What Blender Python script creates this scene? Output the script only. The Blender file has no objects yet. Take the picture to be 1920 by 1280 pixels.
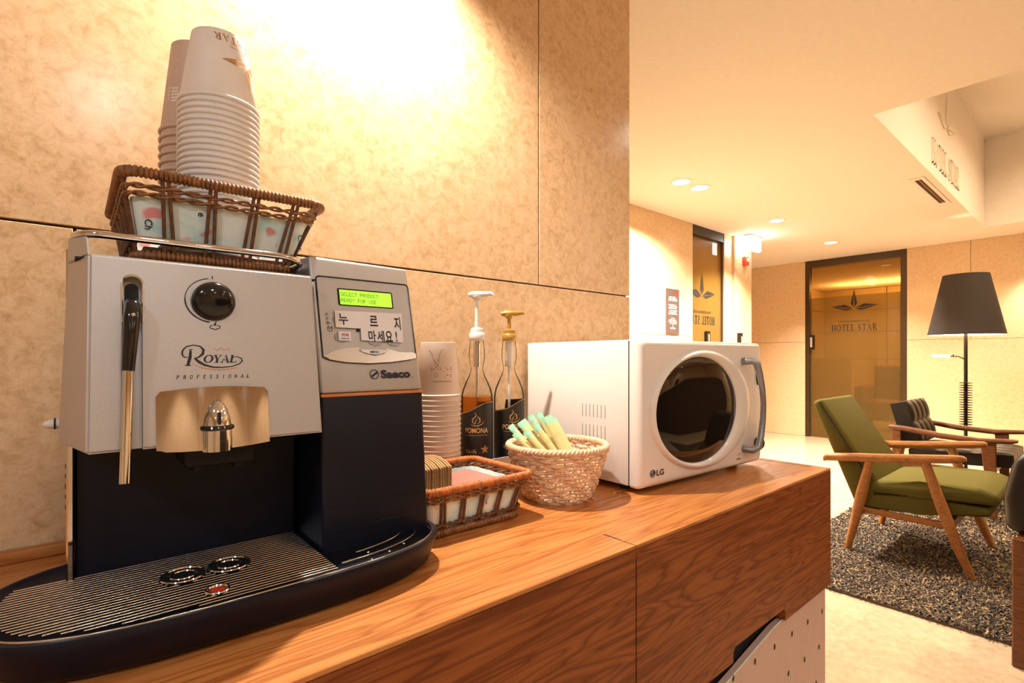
import bpy, bmesh, math, random
from mathutils import Vector, Matrix
random.seed(7)
PI = math.pi
SC = bpy.context.scene
COL = SC.collection
EYE = 1.05            # camera height above the floor; everything is authored with z measured from the eye and lifted at the end

# ------------------------------------------------------------------ camera
cam = bpy.data.cameras.new('camera'); cam.sensor_width = 36; cam.lens = 18; cam.clip_start = .02
cam.shift_y = 28/1920
camo = bpy.data.objects.new('camera', cam); COL.objects.link(camo)
camo.location = (0, 0, 0); camo.rotation_euler = (PI/2, 0, math.radians(-40.5))
SC.camera = camo
# ------------------------------------------------------------------ world, exposure
w = bpy.data.worlds.new('world'); SC.world = w; w.use_nodes = True
w.node_tree.nodes['Background'].inputs[0].default_value = (1, .85, .68, 1)
w.node_tree.nodes['Background'].inputs[1].default_value = .05
SC.view_settings.view_transform = 'Standard'; SC.view_settings.look = 'None'
SC.view_settings.gamma = 1; SC.view_settings.use_curve_mapping = False
SC.view_settings.exposure = 0.4
SC.cycles.max_bounces = 8; SC.cycles.diffuse_bounces = 4; SC.cycles.glossy_bounces = 4
SC.cycles.transparent_max_bounces = 16; SC.cycles.transmission_bounces = 6
SC.cycles.caustics_reflective = False; SC.cycles.caustics_refractive = False
SC.cycles.sample_clamp_indirect = 4

# ------------------------------------------------------------------ lamps of the place, with added fill
WARM = (1, .74, .48); SOFT = (1, .88, .75); PALE = (1, .98, .96); COOL = (.82, .92, 1)
CEIL = 1.25
def spot(x, y, z, energy, col, angle, blend=.6, size=.03, aim=None):
    l = bpy.data.lights.new('spot_light', 'SPOT'); l.energy = energy; l.color = col
    l.spot_size = math.radians(angle); l.spot_blend = blend; l.shadow_soft_size = size
    o = bpy.data.objects.new('spot_light', l); COL.objects.link(o); o.location = (x, y, z)
    if aim: o.rotation_euler = (Vector(aim)-Vector((x, y, z))).to_track_quat('-Z', 'Y').to_euler()
    return o
def disc(x, y, z, energy, col, size=.14, spread=160):
    l = bpy.data.lights.new('disc_beam', 'AREA'); l.shape = 'DISK'; l.size = size; l.energy = energy; l.color = col
    l.spread = math.radians(spread)
    o = bpy.data.objects.new('disc_beam', l); COL.objects.link(o); o.location = (x, y, z)
    return o
DOWN = []            # (x, y) of every ceiling downlight, added fill among them, the fittings are built further down
# the small wall lamp just above the picture that lights the slabs and the counter
LAMP = (.40, .835, .87)
spot(*LAMP, 150, (1, .85, .70), 160, .75, .018)
# lobby downlights seen on the ceiling of the hallway
for x, y, e in ((3.30, 2.0, 62), (3.52, 1.98, 46), (4.91, 2.0, 55), (6.31, 2.0, 42)):
    disc(x, y, CEIL-.012, e, SOFT, .14, 145 if x < 4 else 115); DOWN.append((x, y))
# wall washers on the far wall and over the chairs
spot(6.98, .25, CEIL-.03, 110, SOFT, 100, .6, .03); DOWN.append((6.98, .25))
spot(6.98, -1.3, CEIL-.03, 110, SOFT, 100, .6, .03); DOWN.append((6.98, -1.3))
# made-up downlights behind and beside the camera for fill, cool on the left
for x, y, e, c in ((-1.3, -.6, 15, COOL), (.1, -1.3, 6, PALE), (1.6, -.9, 3, SOFT), (2.4, .2, 2.5, SOFT), (-1.3, -2.4, 8, COOL),
                   (.6, -2.6, 7, SOFT), (2.2, -2.4, 7, SOFT)):
    disc(x, y, CEIL-.012, e, c, .16); DOWN.append((x, y))
# unseen fill lights in the coffer, tuned to brighten and warm it
for x, y, e in ((3.9, -.6, 42), (5.6, -.6, 42)):
    disc(x, y, 2.08, e, WARM, .2); 
# wall washers behind the camera (they show in the oven window)
for x in (0., 1.2, 2.4, 3.6, 4.8):
    spot(x, -3.3, CEIL-.03, 26, SOFT, 95, .6, .03); DOWN.append((x, -3.3))
# cove light of the room behind the far glass door
for zz, en, flip in ((1.10, 42, 0), (.95, 50, 1)):
    l = bpy.data.lights.new('cove_beam', 'AREA'); l.shape = 'RECTANGLE'; l.size = .3; l.size_y = 2.4; l.energy = en; l.color = WARM
    o = bpy.data.objects.new('cove_beam', l); COL.objects.link(o); o.location = (10.2 if flip else 9.0, 1.9, zz)
    if flip: o.rotation_euler = (PI, 0, 0)

# ------------------------------------------------------------------ materials
def nodes(name):
    m = bpy.data.materials.new(name); m.use_nodes = True
    nt = m.node_tree; b = nt.nodes['Principled BSDF']
    return m, nt, b
def nd(nt, t, **kw):
    n = nt.nodes.new(t)
    for k, v in kw.items():
        if k.startswith('_'): n.inputs[k[1:].replace('_', ' ')].default_value = v
        else: setattr(n, k, v)
    return n
def ramp(nt, src, stops):
    r = nt.nodes.new('ShaderNodeValToRGB'); e = r.color_ramp.elements
    while len(e) < len(stops): e.new(.5)
    for el, (p, c) in zip(e, stops): el.position = p; el.color = (*c, 1) if len(c) == 3 else c
    nt.links.new(src, r.inputs[0]); return r.outputs[0]
def coords(nt, scale=(1, 1, 1), rot=(0, 0, 0)):
    t = nt.nodes.new('ShaderNodeTexCoord'); mp = nt.nodes.new('ShaderNodeMapping')
    mp.inputs['Scale'].default_value = scale; mp.inputs['Rotation'].default_value = rot
    nt.links.new(t.outputs['Object'], mp.inputs[0]); return mp.outputs[0]
def noise(nt, vec, scale, detail=4, rough=.5, dist=0):
    n = nt.nodes.new('ShaderNodeTexNoise'); n.inputs['Scale'].default_value = scale; n.inputs['Detail'].default_value = detail
    n.inputs['Roughness'].default_value = rough; n.inputs['Distortion'].default_value = dist
    nt.links.new(vec, n.inputs['Vector']); return n.outputs['Fac']
def mix(nt, fac, a, b, mode='MIX'):
    m = nt.nodes.new('ShaderNodeMix'); m.data_type = 'RGBA'; m.blend_type = mode
    for s, v in ((m.inputs[0], fac), (m.inputs[6], a), (m.inputs[7], b)):
        if hasattr(v, 'is_linked'): nt.links.new(v, s)
        elif isinstance(v, (int, float)): s.default_value = v
        else: s.default_value = (*v, 1)
    return m.outputs[2]
def bump(nt, b, h, strength=.2, dist=.002):
    n = nt.nodes.new('ShaderNodeBump'); n.inputs['Strength'].default_value = strength; n.inputs['Distance'].default_value = dist
    nt.links.new(h, n.inputs['Height']); nt.links.new(n.outputs[0], b.inputs['Normal'])
def plain(name, col, rough=.5, metal=0, var=.06, nscale=40, bmp=0, spec=.5, coat=0, sheen=0):
    m, nt, b = nodes(name)
    f = noise(nt, coords(nt), nscale, 3)
    lo = tuple(c*(1-var) for c in col); hi = tuple(min(1, c*(1+var)) for c in col)
    nt.links.new(ramp(nt, f, ((.3, lo), (.7, hi))), b.inputs['Base Color'])
    b.inputs['Roughness'].default_value = rough; b.inputs['Metallic'].default_value = metal
    b.inputs['Specular IOR Level'].default_value = spec; b.inputs['Coat Weight'].default_value = coat
    b.inputs['Sheen Weight'].default_value = sheen
    if bmp: bump(nt, b, f, bmp)
    return m
def emit(name, col, s):
    m, nt, b = nodes(name)
    b.inputs['Base Color'].default_value = (*col, 1); b.inputs['Emission Color'].default_value = (*col, 1)
    b.inputs['Emission Strength'].default_value = s
    return m
def stone(name, lo, mid, hi, rough=.3, scale=1.0):
    m, nt, b = nodes(name); v = coords(nt)
    big = noise(nt, v, 3.2*scale, 6, .6, .4); fine = noise(nt, v, 55*scale, 6, .7, .6)
    vor = nd(nt, 'ShaderNodeTexVoronoi', _Scale=60*scale); nt.links.new(v, vor.inputs['Vector'])
    vein = noise(nt, v, 26*scale, 8, .65, 1.6)
    c = ramp(nt, fine, ((.28, lo), (.5, mid), (.75, hi)))
    c = mix(nt, ramp(nt, big, ((.35, (0, 0, 0)), (.7, (.35, .35, .35)))), c, hi)
    c = mix(nt, ramp(nt, vor.outputs['Distance'], ((0, (.25, .25, .25)), (.3, (0, 0, 0)))), c, hi)
    dk = tuple(x*.55 for x in lo)
    c = mix(nt, ramp(nt, vein, ((.488, (0, 0, 0)), (.5, (.28, .28, .28)), (.512, (0, 0, 0)))), c, dk)
    nt.links.new(c, b.inputs['Base Color']); b.inputs['Roughness'].default_value = rough
    bump(nt, b, fine, .04)
    return m
def wood(name, lo, mid, hi, rough=.4, axis=0, scale=1.0, coat=0, fig=1.0, spec=.4):
    m, nt, b = nodes(name)
    s = [14, 14, 14]; s[axis] = 1.3
    v = coords(nt, tuple(x*scale for x in s))
    base = noise(nt, v, 1.0, 3, .5, .35*fig)
    wv = nd(nt, 'ShaderNodeMath', operation='MULTIPLY'); nt.links.new(base, wv.inputs[0]); wv.inputs[1].default_value = 30*fig
    fr = nd(nt, 'ShaderNodeMath', operation='PINGPONG'); nt.links.new(wv.outputs[0], fr.inputs[0]); fr.inputs[1].default_value = 1
    s2 = [160, 160, 160]; s2[axis] = 5
    fine = noise(nt, coords(nt, tuple(x*scale for x in s2)), 1.0, 3, .6)
    c = ramp(nt, fr.outputs[0], ((0, lo), (.3, mid), (1, hi)))
    c = mix(nt, ramp(nt, fine, ((.36, (.8, .8, .8)), (.52, (0, 0, 0)))), c, lo)
    nt.links.new(c, b.inputs['Base Color']); b.inputs['Roughness'].default_value = rough; b.inputs['Coat Weight'].default_value = coat
    b.inputs['Coat Roughness'].default_value = .2; b.inputs['Specular IOR Level'].default_value = spec
    bump(nt, b, fine, .08)
    return m
def glass(name, tint, gloss=.12, haze=0, hazecol=(1, 1, 1), rough=.02):
    m, nt, b = nodes(name); nt.nodes.remove(b)
    out = nt.nodes['Material Output']
    tr = nd(nt, 'ShaderNodeBsdfTransparent'); tr.inputs[0].default_value = (*tint, 1)
    gl = nd(nt, 'ShaderNodeBsdfGlossy'); gl.inputs['Roughness'].default_value = rough
    lw = nd(nt, 'ShaderNodeLayerWeight'); lw.inputs[0].default_value = gloss*2
    mx = nd(nt, 'ShaderNodeMixShader'); nt.links.new(lw.outputs['Fresnel'], mx.inputs[0])
    last = tr.outputs[0]
    if haze:
        di = nd(nt, 'ShaderNodeBsdfDiffuse'); di.inputs[0].default_value = (*hazecol, 1)
        tl = nd(nt, 'ShaderNodeBsdfTranslucent'); tl.inputs[0].default_value = (*hazecol, 1)
        m1 = nd(nt, 'ShaderNodeMixShader'); m1.inputs[0].default_value = .5
        nt.links.new(di.outputs[0], m1.inputs[1]); nt.links.new(tl.outputs[0], m1.inputs[2])
        m2 = nd(nt, 'ShaderNodeMixShader'); m2.inputs[0].default_value = haze
        nt.links.new(last, m2.inputs[1]); nt.links.new(m1.outputs[0], m2.inputs[2]); last = m2.outputs[0]
    nt.links.new(last, mx.inputs[1]); nt.links.new(gl.outputs[0], mx.inputs[2]); nt.links.new(mx.outputs[0], out.inputs[0])
    return m

M = {}
M['stone'] = stone('limestone', (.50, .295, .135), (.73, .50, .29), (.84, .64, .42), .2)
M['stone_hall'] = stone('pale_limestone', (.60, .41, .22), (.72, .52, .31), (.79, .61, .40), .22, .6)
M['floor'] = stone('floor_limestone', (.43, .30, .18), (.54, .40, .26), (.62, .49, .34), .15, .5)
M['ceil'] = plain('ceiling_paint', (.88, .82, .74), .8, var=.02)
M['relief'] = plain('relief_paint', (.86, .78, .66), .6, var=.02)
M['groove'] = plain('joint', (.06, .035, .02), .9)
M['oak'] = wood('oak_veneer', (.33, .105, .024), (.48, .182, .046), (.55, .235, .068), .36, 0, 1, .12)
M['oak_shaded'] = wood('shaded_oak_veneer', (.13, .030, .005), (.225, .062, .0115), (.275, .083, .018), .5, 0, 1, 0, 1.3, .2)  # same veneer as the top, darkened to put the fronts' shade into the colour
M['teak'] = wood('teak', (.24, .085, .022), (.36, .14, .036), (.42, .18, .05), .4, 1, 2)
M['darkwood'] = wood('walnut', (.07, .022, .007), (.12, .04, .012), (.16, .056, .018), .35, 1, 2)
M['silver'] = plain('silver_paint', (.47, .465, .46), .42, .55, .05, 900)
M['silver_lt'] = plain('light_silver', (.75, .73, .70), .25, .7, .03, 300)
M['chrome'] = plain('chrome', (.70, .70, .72), .06, 1, .01)
M['mirror'] = plain('mirror_plate', (.50, .48, .46), .03, 1, .01)
M['steel'] = plain('brushed_steel', (.62, .60, .57), .22, 1, .04, 200)
M['black'] = plain('black_plastic', (.005, .006, .010), .45, var=.15, nscale=300, bmp=.05, spec=.25)
M['navy'] = plain('blue_black_plastic', (.0045, .006, .014), .42, var=.12, nscale=300, spec=.28)
M['oven_glass'] = plain('dark_oven_glass', (.010, .007, .005), .03, var=.1, spec=.6)
M['gloss_black'] = plain('gloss_black', (.008, .008, .009), .12, var=.1)
M['ink'] = plain('black_ink', (.012, .010, .012), .6)
M['ink_blue'] = plain('dark_blue_ink', (.01, .012, .03), .6)
M['copper'] = plain('copper_trim', (.62, .25, .10), .35, .3)
M['lcd'] = emit('lcd_green', (.36, .80, .04), .75)
M['lcd_ink'] = plain('lcd_pixels', (.012, .05, .006), .7)
M['label'] = plain('white_label', (.80, .78, .80), .45, var=.03)
M['red'] = plain('red_plastic', (.65, .04, .02), .3)
M['redink'] = plain('red_ink', (.45, .03, .08), .5)
M['white'] = plain('white_enamel', (.80, .775, .75), .22, var=.01, coat=.3)
M['white_matte'] = plain('white_plastic', (.80, .77, .73), .4, var=.02)
M['cup'] = plain('white_paper', (.84, .825, .82), .55, var=.02)
M['cup_beige'] = plain('beige_paper', (.62, .50, .44), .55, var=.03)
M['cup_rose'] = plain('cream_paper', (.78, .66, .56), .5, var=.03)
M['bronze_ink'] = plain('bronze_ink', (.42, .19, .04), .4)
M['brown_ink'] = plain('brown_ink', (.20, .09, .05), .5)
M['white_ink'] = plain('white_ink', (.85, .80, .75), .5)
M['grey_ink'] = plain('grey_metal', (.30, .31, .33), .3, .6)
M['wicker'] = plain('brown_wicker', (.24, .095, .026), .45, var=.5, nscale=120, bmp=.3)
M['wicker_dark'] = plain('dark_wicker', (.13, .045, .014), .45, var=.4, nscale=150)
M['wicker_red'] = plain('red_brown_wicker', (.46, .145, .036), .42, var=.35, nscale=130, bmp=.3)
M['willow'] = plain('pale_willow', (.78, .55, .36), .5, var=.22, nscale=160, bmp=.2)
M['card'] = plain('brown_card', (.42, .24, .10), .8, var=.12, nscale=90)
M['gold'] = plain('gold_plastic', (.50, .30, .07), .3, .5)
M['label_black'] = plain('black_label', (.016, .013, .011), .45)
M['label_gold'] = plain('gold_foil', (.75, .47, .22), .3, .4)
M['glass'] = glass('bottle_glass', (.98, .96, .92), .045)
M['syrup'] = glass('vanilla_syrup', (.95, .62, .28), .05, .25, (.80, .33, .06))
M['rubber'] = plain('rubber', (.015, .015, .015), .7)
M['dark_gap'] = plain('dark_gap', (.012, .010, .010), .8)
M['pinboard'] = plain('pale_pink_board', (.52, .36, .30), .6, var=.04)
M['green'] = plain('olive_wool', (.098, .083, .017), .95, var=.18, nscale=400, bmp=.15, spec=.15)
M['leather'] = plain('black_leather', (.012, .009, .007), .40, var=.2, nscale=250, bmp=.15, spec=.3)
M['shade'] = plain('black_shade', (.030, .022, .017), .8, var=.15, nscale=300)
M['shade_in'] = emit('lit_shade_lining', (1, .84, .62), 2.2)
M['iron'] = plain('black_metal', (.014, .013, .012), .35, .4)
M['bronze'] = plain('dark_bronze', (.075, .048, .025), .3, .6)
M['bronze_edge'] = plain('black_bronze', (.022, .016, .012), .35, .5)
M['lamp_white'] = emit('downlight_diffuser', (1, .93, .82), 9)
M['exit_glow'] = emit('lit_sign', (.93, 1, .97), 9)
M['alarm'] = plain('red_alarm', (.55, .06, .03), .4)
M['poster'] = plain('dark_poster', (.10, .065, .055), .5)
M['poster_ink'] = plain('pale_print', (.72, .58, .46), .5)
M['teal'] = plain('faded_teal', (.62, .74, .62), .5)
M['orange_seat'] = plain('orange_cloth', (.45, .16, .04), .8)
M['glass_clear'] = glass('bronze_glass', (.66, .54, .30), .10)
M['glass_frost'] = glass('frosted_bronze_glass', (.56, .45, .22), .10, .30, (.40, .30, .11))
M['glass_ochre'] = glass('ochre_glass', (.55, .36, .10), .14, .55, (.60, .36, .08))
M['stick_pink'] = plain('pink_paper', (.60, .36, .31), .5, var=.05)
M['stick_red'] = plain('red_line_print', (.50, .12, .10), .5)
M['packet_y'] = plain('yellow_sachet', (.74, .66, .30), .35, var=.08, nscale=60)
M['packet_g'] = plain('green_sachet_end', (.30, .62, .42), .35, var=.3, nscale=60)
M['packet_w'] = plain('pale_sachet', (.80, .78, .52), .35, var=.05)
# printed cloth: pale mint with blurred pink and green blotches
def cloth(name, tint):
    m, nt, b = nodes(name); v = coords(nt)
    a = noise(nt, v, 22, 3, .5, .5); c2 = noise(nt, coords(nt, (1, 1, 1), (.7, .2, 1.3)), 26, 2, .5, .3)
    c = ramp(nt, a, ((.36, (.50, .74, .76)), (.5, tint), (.72, (.86, .90, .86))))
    c = mix(nt, ramp(nt, c2, ((.66, (0, 0, 0)), (.70, (.8, .8, .8)))), c, (.72, .16, .18))
    nt.links.new(c, b.inputs['Base Color']); b.inputs['Roughness'].default_value = .85
    return m
M['cloth'] = cloth('mint_print_cloth', (.76, .88, .86))
# shaggy rug: every tuft picks its own tone
def rugmat():
    m, nt, b = nodes('shaggy_tufts'); g = nt.nodes.new('ShaderNodeNewGeometry')
    nt.links.new(ramp(nt, g.outputs['Random Per Island'], ((0, (.012, .007, .004)), (.45, (.045, .028, .016)), (.72, (.13, .085, .045)), (1, (.46, .31, .16)))), b.inputs['Base Color'])
    b.inputs['Roughness'].default_value = .75
    return m
M['rug'] = rugmat()

# ------------------------------------------------------------------ mesh builder
class MB:
    def __init__(s): s.v = []; s.f = []; s.m = []; s.mi = 0
    def add(s, vs, fs):
        n = len(s.v); s.v += [tuple(v) for v in vs]
        for f in fs: s.f.append([i+n for i in f]); s.m.append(s.mi)
        return s
    def from_bm(s, bm):
        bm.verts.index_update()
        s.add([v.co[:] for v in bm.verts], [[v.index for v in f.verts] for f in bm.faces]); bm.free(); return s
    def hexa(s, b4, t4, bev=0, seg=2):
        bm = bmesh.new(); vs = [bm.verts.new(p) for p in list(b4)+list(t4)]
        for f in ((3, 2, 1, 0), (4, 5, 6, 7), (0, 1, 5, 4), (1, 2, 6, 5), (2, 3, 7, 6), (3, 0, 4, 7)): bm.faces.new([vs[i] for i in f])
        if bev: bmesh.ops.bevel(bm, geom=bm.edges[:], offset=bev, segments=seg, profile=.5, affect='EDGES')
        return s.from_bm(bm)
    def box(s, x0, x1, y0, y1, z0, z1, bev=0, seg=2):
        return s.hexa([(x0, y0, z0), (x1, y0, z0), (x1, y1, z0), (x0, y1, z0)], [(x0, y0, z1), (x1, y0, z1), (x1, y1, z1), (x0, y1, z1)], bev, seg)
    def loft(s, rings, cap0=True, cap1=True, closed=True, ring_closed=False):
        n = len(rings[0]); vs = [p for r in rings for p in r]; fs = []
        m = len(rings)
        for i in range(m if ring_closed else m-1):
            i2 = (i+1) % m
            for j in range(n if closed else n-1):
                k = (j+1) % n
                fs.append([i*n+j, i*n+k, i2*n+k, i2*n+j])
        if cap0 and not ring_closed: fs.append(list(range(n))[::-1])
        if cap1 and not ring_closed: fs.append([(m-1)*n+j for j in range(n)])
        return s.add(vs, fs)
    def tube(s, path, r, n=8, closed=False, cap=True):
        P = [Vector(p) for p in path]; L = len(P); rings = []; prev = None
        for i, p in enumerate(P):
            if closed: t = P[(i+1) % L]-P[i-1]
            else: t = P[min(i+1, L-1)]-P[max(i-1, 0)]
            t = t.normalized() if t.length > 1e-9 else Vector((0, 0, 1))
            if prev is None:
                a = Vector((0, 0, 1)) if abs(t.z) < .9 else Vector((1, 0, 0))
                u = t.cross(a).normalized()
            else:
                u = (prev-t*prev.dot(t)); u = u.normalized() if u.length > 1e-6 else prev
            prev = u; vv = t.cross(u); rr = r[i] if isinstance(r, (list, tuple)) else r
            rings.append([p+(u*math.cos(2*PI*j/n)+vv*math.sin(2*PI*j/n))*rr for j in range(n)])
        return s.loft(rings, cap, cap, True, closed)
    def lathe(s, prof, c=(0, 0, 0), n=32, cap=True, a0=0, a1=2*PI):
        full = abs(a1-a0-2*PI) < 1e-6
        k = n if full else n+1
        rings = [[(c[0]+r*math.cos(a0+(a1-a0)*j/n), c[1]+r*math.sin(a0+(a1-a0)*j/n), c[2]+z) for j in range(k)] for r, z in prof]
        return s.loft(rings, cap, cap, full)
    def ell(s, c, r, n=16, m=10):
        prof = [(math.sin(PI*i/m), -math.cos(PI*i/m)) for i in range(1, m)]
        rings = [[(c[0]+r[0]*a*math.cos(2*PI*j/n), c[1]+r[1]*a*math.sin(2*PI*j/n), c[2]+r[2]*z) for j in range(n)] for a, z in prof]
        return s.loft(rings)
    def prism(s, poly, fn, n0=0, n1=.001, cap0=True):
        return s.loft([[fn(u, v, n0) for u, v in poly], [fn(u, v, n1) for u, v in poly]], cap0, True)
    def flat(s, poly, fn, n=.0004):
        return s.add([fn(u, v, n) for u, v in poly], [list(range(len(poly)))])
    def tri(s, p, fn, n=.0004, k=6):                        # triangle cut small so that it hugs a curved surface
        ix = {}; vs = []
        for i in range(k+1):
            for j in range(k+1-i):
                a, b = i/k, j/k; ix[i, j] = len(vs)
                vs.append(fn(p[0][0]+(p[1][0]-p[0][0])*a+(p[2][0]-p[0][0])*b, p[0][1]+(p[1][1]-p[0][1])*a+(p[2][1]-p[0][1])*b, n))
        fs = []
        for i in range(k):
            for j in range(k-i):
                fs.append([ix[i, j], ix[i+1, j], ix[i, j+1]])
                if i+j < k-1: fs.append([ix[i+1, j], ix[i+1, j+1], ix[i, j+1]])
        return s.add(vs, fs)
    def strip(s, pts, wd, fn, n=.0004, closed=False):     # inked line of varying width
        L = len(pts); A = []; B = []
        for i, (u, v) in enumerate(pts):
            a = pts[i-1] if (i or closed) else pts[i]; b = pts[(i+1) % L] if (i < L-1 or closed) else pts[i]
            t = Vector((b[0]-a[0], b[1]-a[1])); t = t.normalized() if t.length else Vector((1, 0))
            h = (wd[i] if isinstance(wd, (list, tuple)) else wd)/2
            A.append(fn(u-t.y*h, v+t.x*h, n)); B.append(fn(u+t.y*h, v-t.x*h, n))
        vs = A+B; fs = [[i, i+1, L+i+1, L+i] for i in range(L-1)]
        if closed: fs.append([L-1, 0, L, 2*L-1])
        return s.add(vs, fs)
    def build(s, name, mat, parent=None, sharp=35, smooth=True, recalc=True):
        off = Vector((0, 0, 0)); p = parent
        while p is not None and not p.get('local'):
            off += p.location; p = p.parent
        me = bpy.data.meshes.new(name)
        me.from_pydata([tuple(Vector(v)-off) for v in s.v], [], s.f)
        mats = mat if isinstance(mat, (list, tuple)) else [mat]
        for mm in mats: me.materials.append(M[mm])
        if len(mats) > 1: me.polygons.foreach_set('material_index', s.m)
        if recalc:
            bm = bmesh.new(); bm.from_mesh(me); bmesh.ops.recalc_face_normals(bm, faces=bm.faces[:]); bm.to_mesh(me); bm.free()
        if smooth:
            me.polygons.foreach_set('use_smooth', [True]*len(me.polygons)); me.set_sharp_from_angle(angle=math.radians(sharp))
        me.update()
        o = bpy.data.objects.new(name, me); COL.objects.link(o)
        if parent is not None: o.parent = parent
        return o
def tag(o, label, cat, group=None, kind=None):
    o['label'] = label; o['category'] = cat
    if group: o['group'] = group
    if kind: o['kind'] = kind
    return o
def thing(name, label, cat, loc, rotz=None, group=None):
    o = bpy.data.objects.new(name, None); COL.objects.link(o); o.location = loc; o.empty_display_size = .05
    if rotz is not None: o.rotation_euler = (0, 0, rotz); o['local'] = 1      # authored in its own coordinates
    return tag(o, label, cat, group)
def struct(o): o['kind'] = 'structure'; return o
def arc(cx, cy, rx, ry, a0, a1, n=24):
    return [(cx+rx*math.cos(math.radians(a0+(a1-a0)*i/n)), cy+ry*math.sin(math.radians(a0+(a1-a0)*i/n))) for i in range(n+1)]
def rrect(x0, x1, y0, y1, r, n=5):
    p = []
    for cx, cy, a in ((x1-r, y1-r, 0), (x0+r, y1-r, 90), (x0+r, y0+r, 180), (x1-r, y0+r, 270)): p += arc(cx, cy, r, r, a, a+90, n)
    return p
def densify(pts, step, closed=True):
    out = []; L = len(pts)
    for i in range(L if closed else L-1):
        a = Vector(pts[i]); b = Vector(pts[(i+1) % L]); k = max(1, int((b-a).length/step))
        out += [a.lerp(b, j/k) for j in range(k)]
    if not closed: out.append(Vector(pts[-1]))
    return out
# surfaces to print on: (u, v, n) -> point
def wall_fn(ox, oy, oz, rx, ry):            # vertical plane, right direction (rx, ry), outward normal = (ry, -rx)
    return lambda u, v, n: (ox+rx*u+ry*n, oy+ry*u-rx*n, oz+v)
def cyl_fn(cx, cy, cz, rad, phi0, flip=False):
    def fn(u, v, n):
        if flip: u, v = -u, -v
        z = cz+v; r = (rad(z) if callable(rad) else rad); a = phi0+u/r
        return (cx+(r+n)*math.cos(a), cy+(r+n)*math.sin(a), z)
    return fn
# ------------------------------------------------------------------ lettering
_tc = {}
def glyphs(s, bold=0, shear=0):
    k = (s, bold, shear)
    if k not in _tc:
        cu = bpy.data.curves.new('lettering', 'FONT'); cu.body = s; cu.offset = bold; cu.shear = shear; cu.resolution_u = 3
        o = bpy.data.objects.new('lettering', cu); COL.objects.link(o)
        dg = bpy.context.evaluated_depsgraph_get(); me = bpy.data.meshes.new_from_object(o.evaluated_get(dg))
        _tc[k] = ([tuple(v.co[:2]) for v in me.vertices], [list(p.vertices) for p in me.polygons])
        bpy.data.objects.remove(o); bpy.data.curves.remove(cu); bpy.data.meshes.remove(me)
    return _tc[k]
def text(mb, s, fn, x0, x1, y0, y1, n=.0004, bold=0, shear=0):
    """fit the word s into the box x0..x1, y0..y1 of surface fn"""
    vs, fs = glyphs(s, bold, shear)
    ax = min(v[0] for v in vs); bx = max(v[0] for v in vs); ay = min(v[1] for v in vs); by = max(v[1] for v in vs)
    mb.add([fn(x0+(x-ax)/(bx-ax)*(x1-x0), y0+(y-ay)/(by-ay)*(y1-y0), n) for x, y in vs], fs)
R_ = lambda x0, x1, y0, y1: [(x0, y0), (x1, y0), (x1, y1), (x0, y1)]
def ring_poly(cx, cy, rx, ry, tx, ty):
    o = arc(cx, cy, rx, ry, 0, 360, 24); i = arc(cx, cy, rx-tx, ry-ty, 0, 360, 24)
    return [[o[k], o[k+1], i[k+1], i[k]] for k in range(24)]
def serif(ch):
    T, t, s = .20, .085, .07
    if ch == 'H': return [R_(.08, .08+T, 0, 1), R_(.62, .62+T, 0, 1), R_(.2, .65, .46, .46+t), R_(0, .33, 0, s), R_(.54, .87, 0, s), R_(0, .33, 1-s, 1), R_(.54, .87, 1-s, 1)], .87
    if ch == 'O': return ring_poly(.46, .5, .46, .52, T, t), .92
    if ch == 'T': return [R_(.33, .33+T, 0, 1), R_(0, .83, 1-t, 1), R_(.2, .63, 0, s), R_(0, .05, .75, 1), R_(.78, .83, .75, 1)], .83
    if ch == 'E': return [R_(.08, .08+T, 0, 1), R_(0, .68, 0, t), R_(0, .66, 1-t, 1), R_(.2, .52, .47, .47+t), R_(.63, .68, 0, .25), R_(.61, .66, .76, 1), R_(.49, .53, .38, .62)], .7
    if ch == 'L': return [R_(.08, .08+T, 0, 1), R_(0, .68, 0, t), R_(0, .35, 1-s, 1), R_(.63, .68, 0, .28)], .68
    if ch == 'A': return [[(.36, .98), (.45, 1.02), (.84, .0), (.66, 0)], [(.38, .9), (.42, 1.0), (.15, 0), (.08, 0)], R_(.2, .66, .3, .3+t), R_(0, .25, 0, s), R_(.56, .94, 0, s)], .94
    if ch == 'R':
        q = ring_poly(.36, .73, .34, .28, .15, t)
        return [R_(.08, .08+T, 0, 1), R_(0, .35, 0, s), R_(0, .38, 1-t, 1), R_(.2, .38, .45, .45+t), [(.3, .47), (.48, .5), (.86, 0), (.66, 0)], R_(.66, .92, 0, s)]+[p for k, p in enumerate(q) if k < 6 or k >= 18], .92
    if ch == 'Y': return [R_(.34, .34+T, 0, .48), [(.08, 1), (.28, 1), (.5, .42), (.34, .42)], [(.68, 1), (.75, 1), (.5, .42), (.44, .42)], R_(0, .34, 1-s, 1), R_(.56, .86, 1-s, 1), R_(.22, .62, 0, s)], .86
    if ch == 'S':
        c = [(.57, .80), (.50, .93), (.36, .97), (.20, .94), (.11, .82), (.13, .68), (.30, .56), (.45, .46), (.56, .34), (.55, .17), (.42, .05), (.26, .03), (.12, .09), (.05, .24)]
        wd = [.05, .06, .07, .09, .13, .16, .18, .18, .16, .13, .09, .07, .06, .05]; P = []
        for i in range(len(c)-1):
            (x, y), (X, Y) = c[i], c[i+1]; d = Vector((X-x, Y-y)).normalized(); a, b = wd[i]/2, wd[i+1]/2
            P.append([(x-d.y*a, y+d.x*a), (x+d.y*a, y-d.x*a), (X+d.y*b, Y-d.x*b), (X-d.y*b, Y+d.x*b)])
        return P+[R_(.53, .59, .72, .98), R_(.03, .09, .02, .28)], .64
    return [], .45
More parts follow.
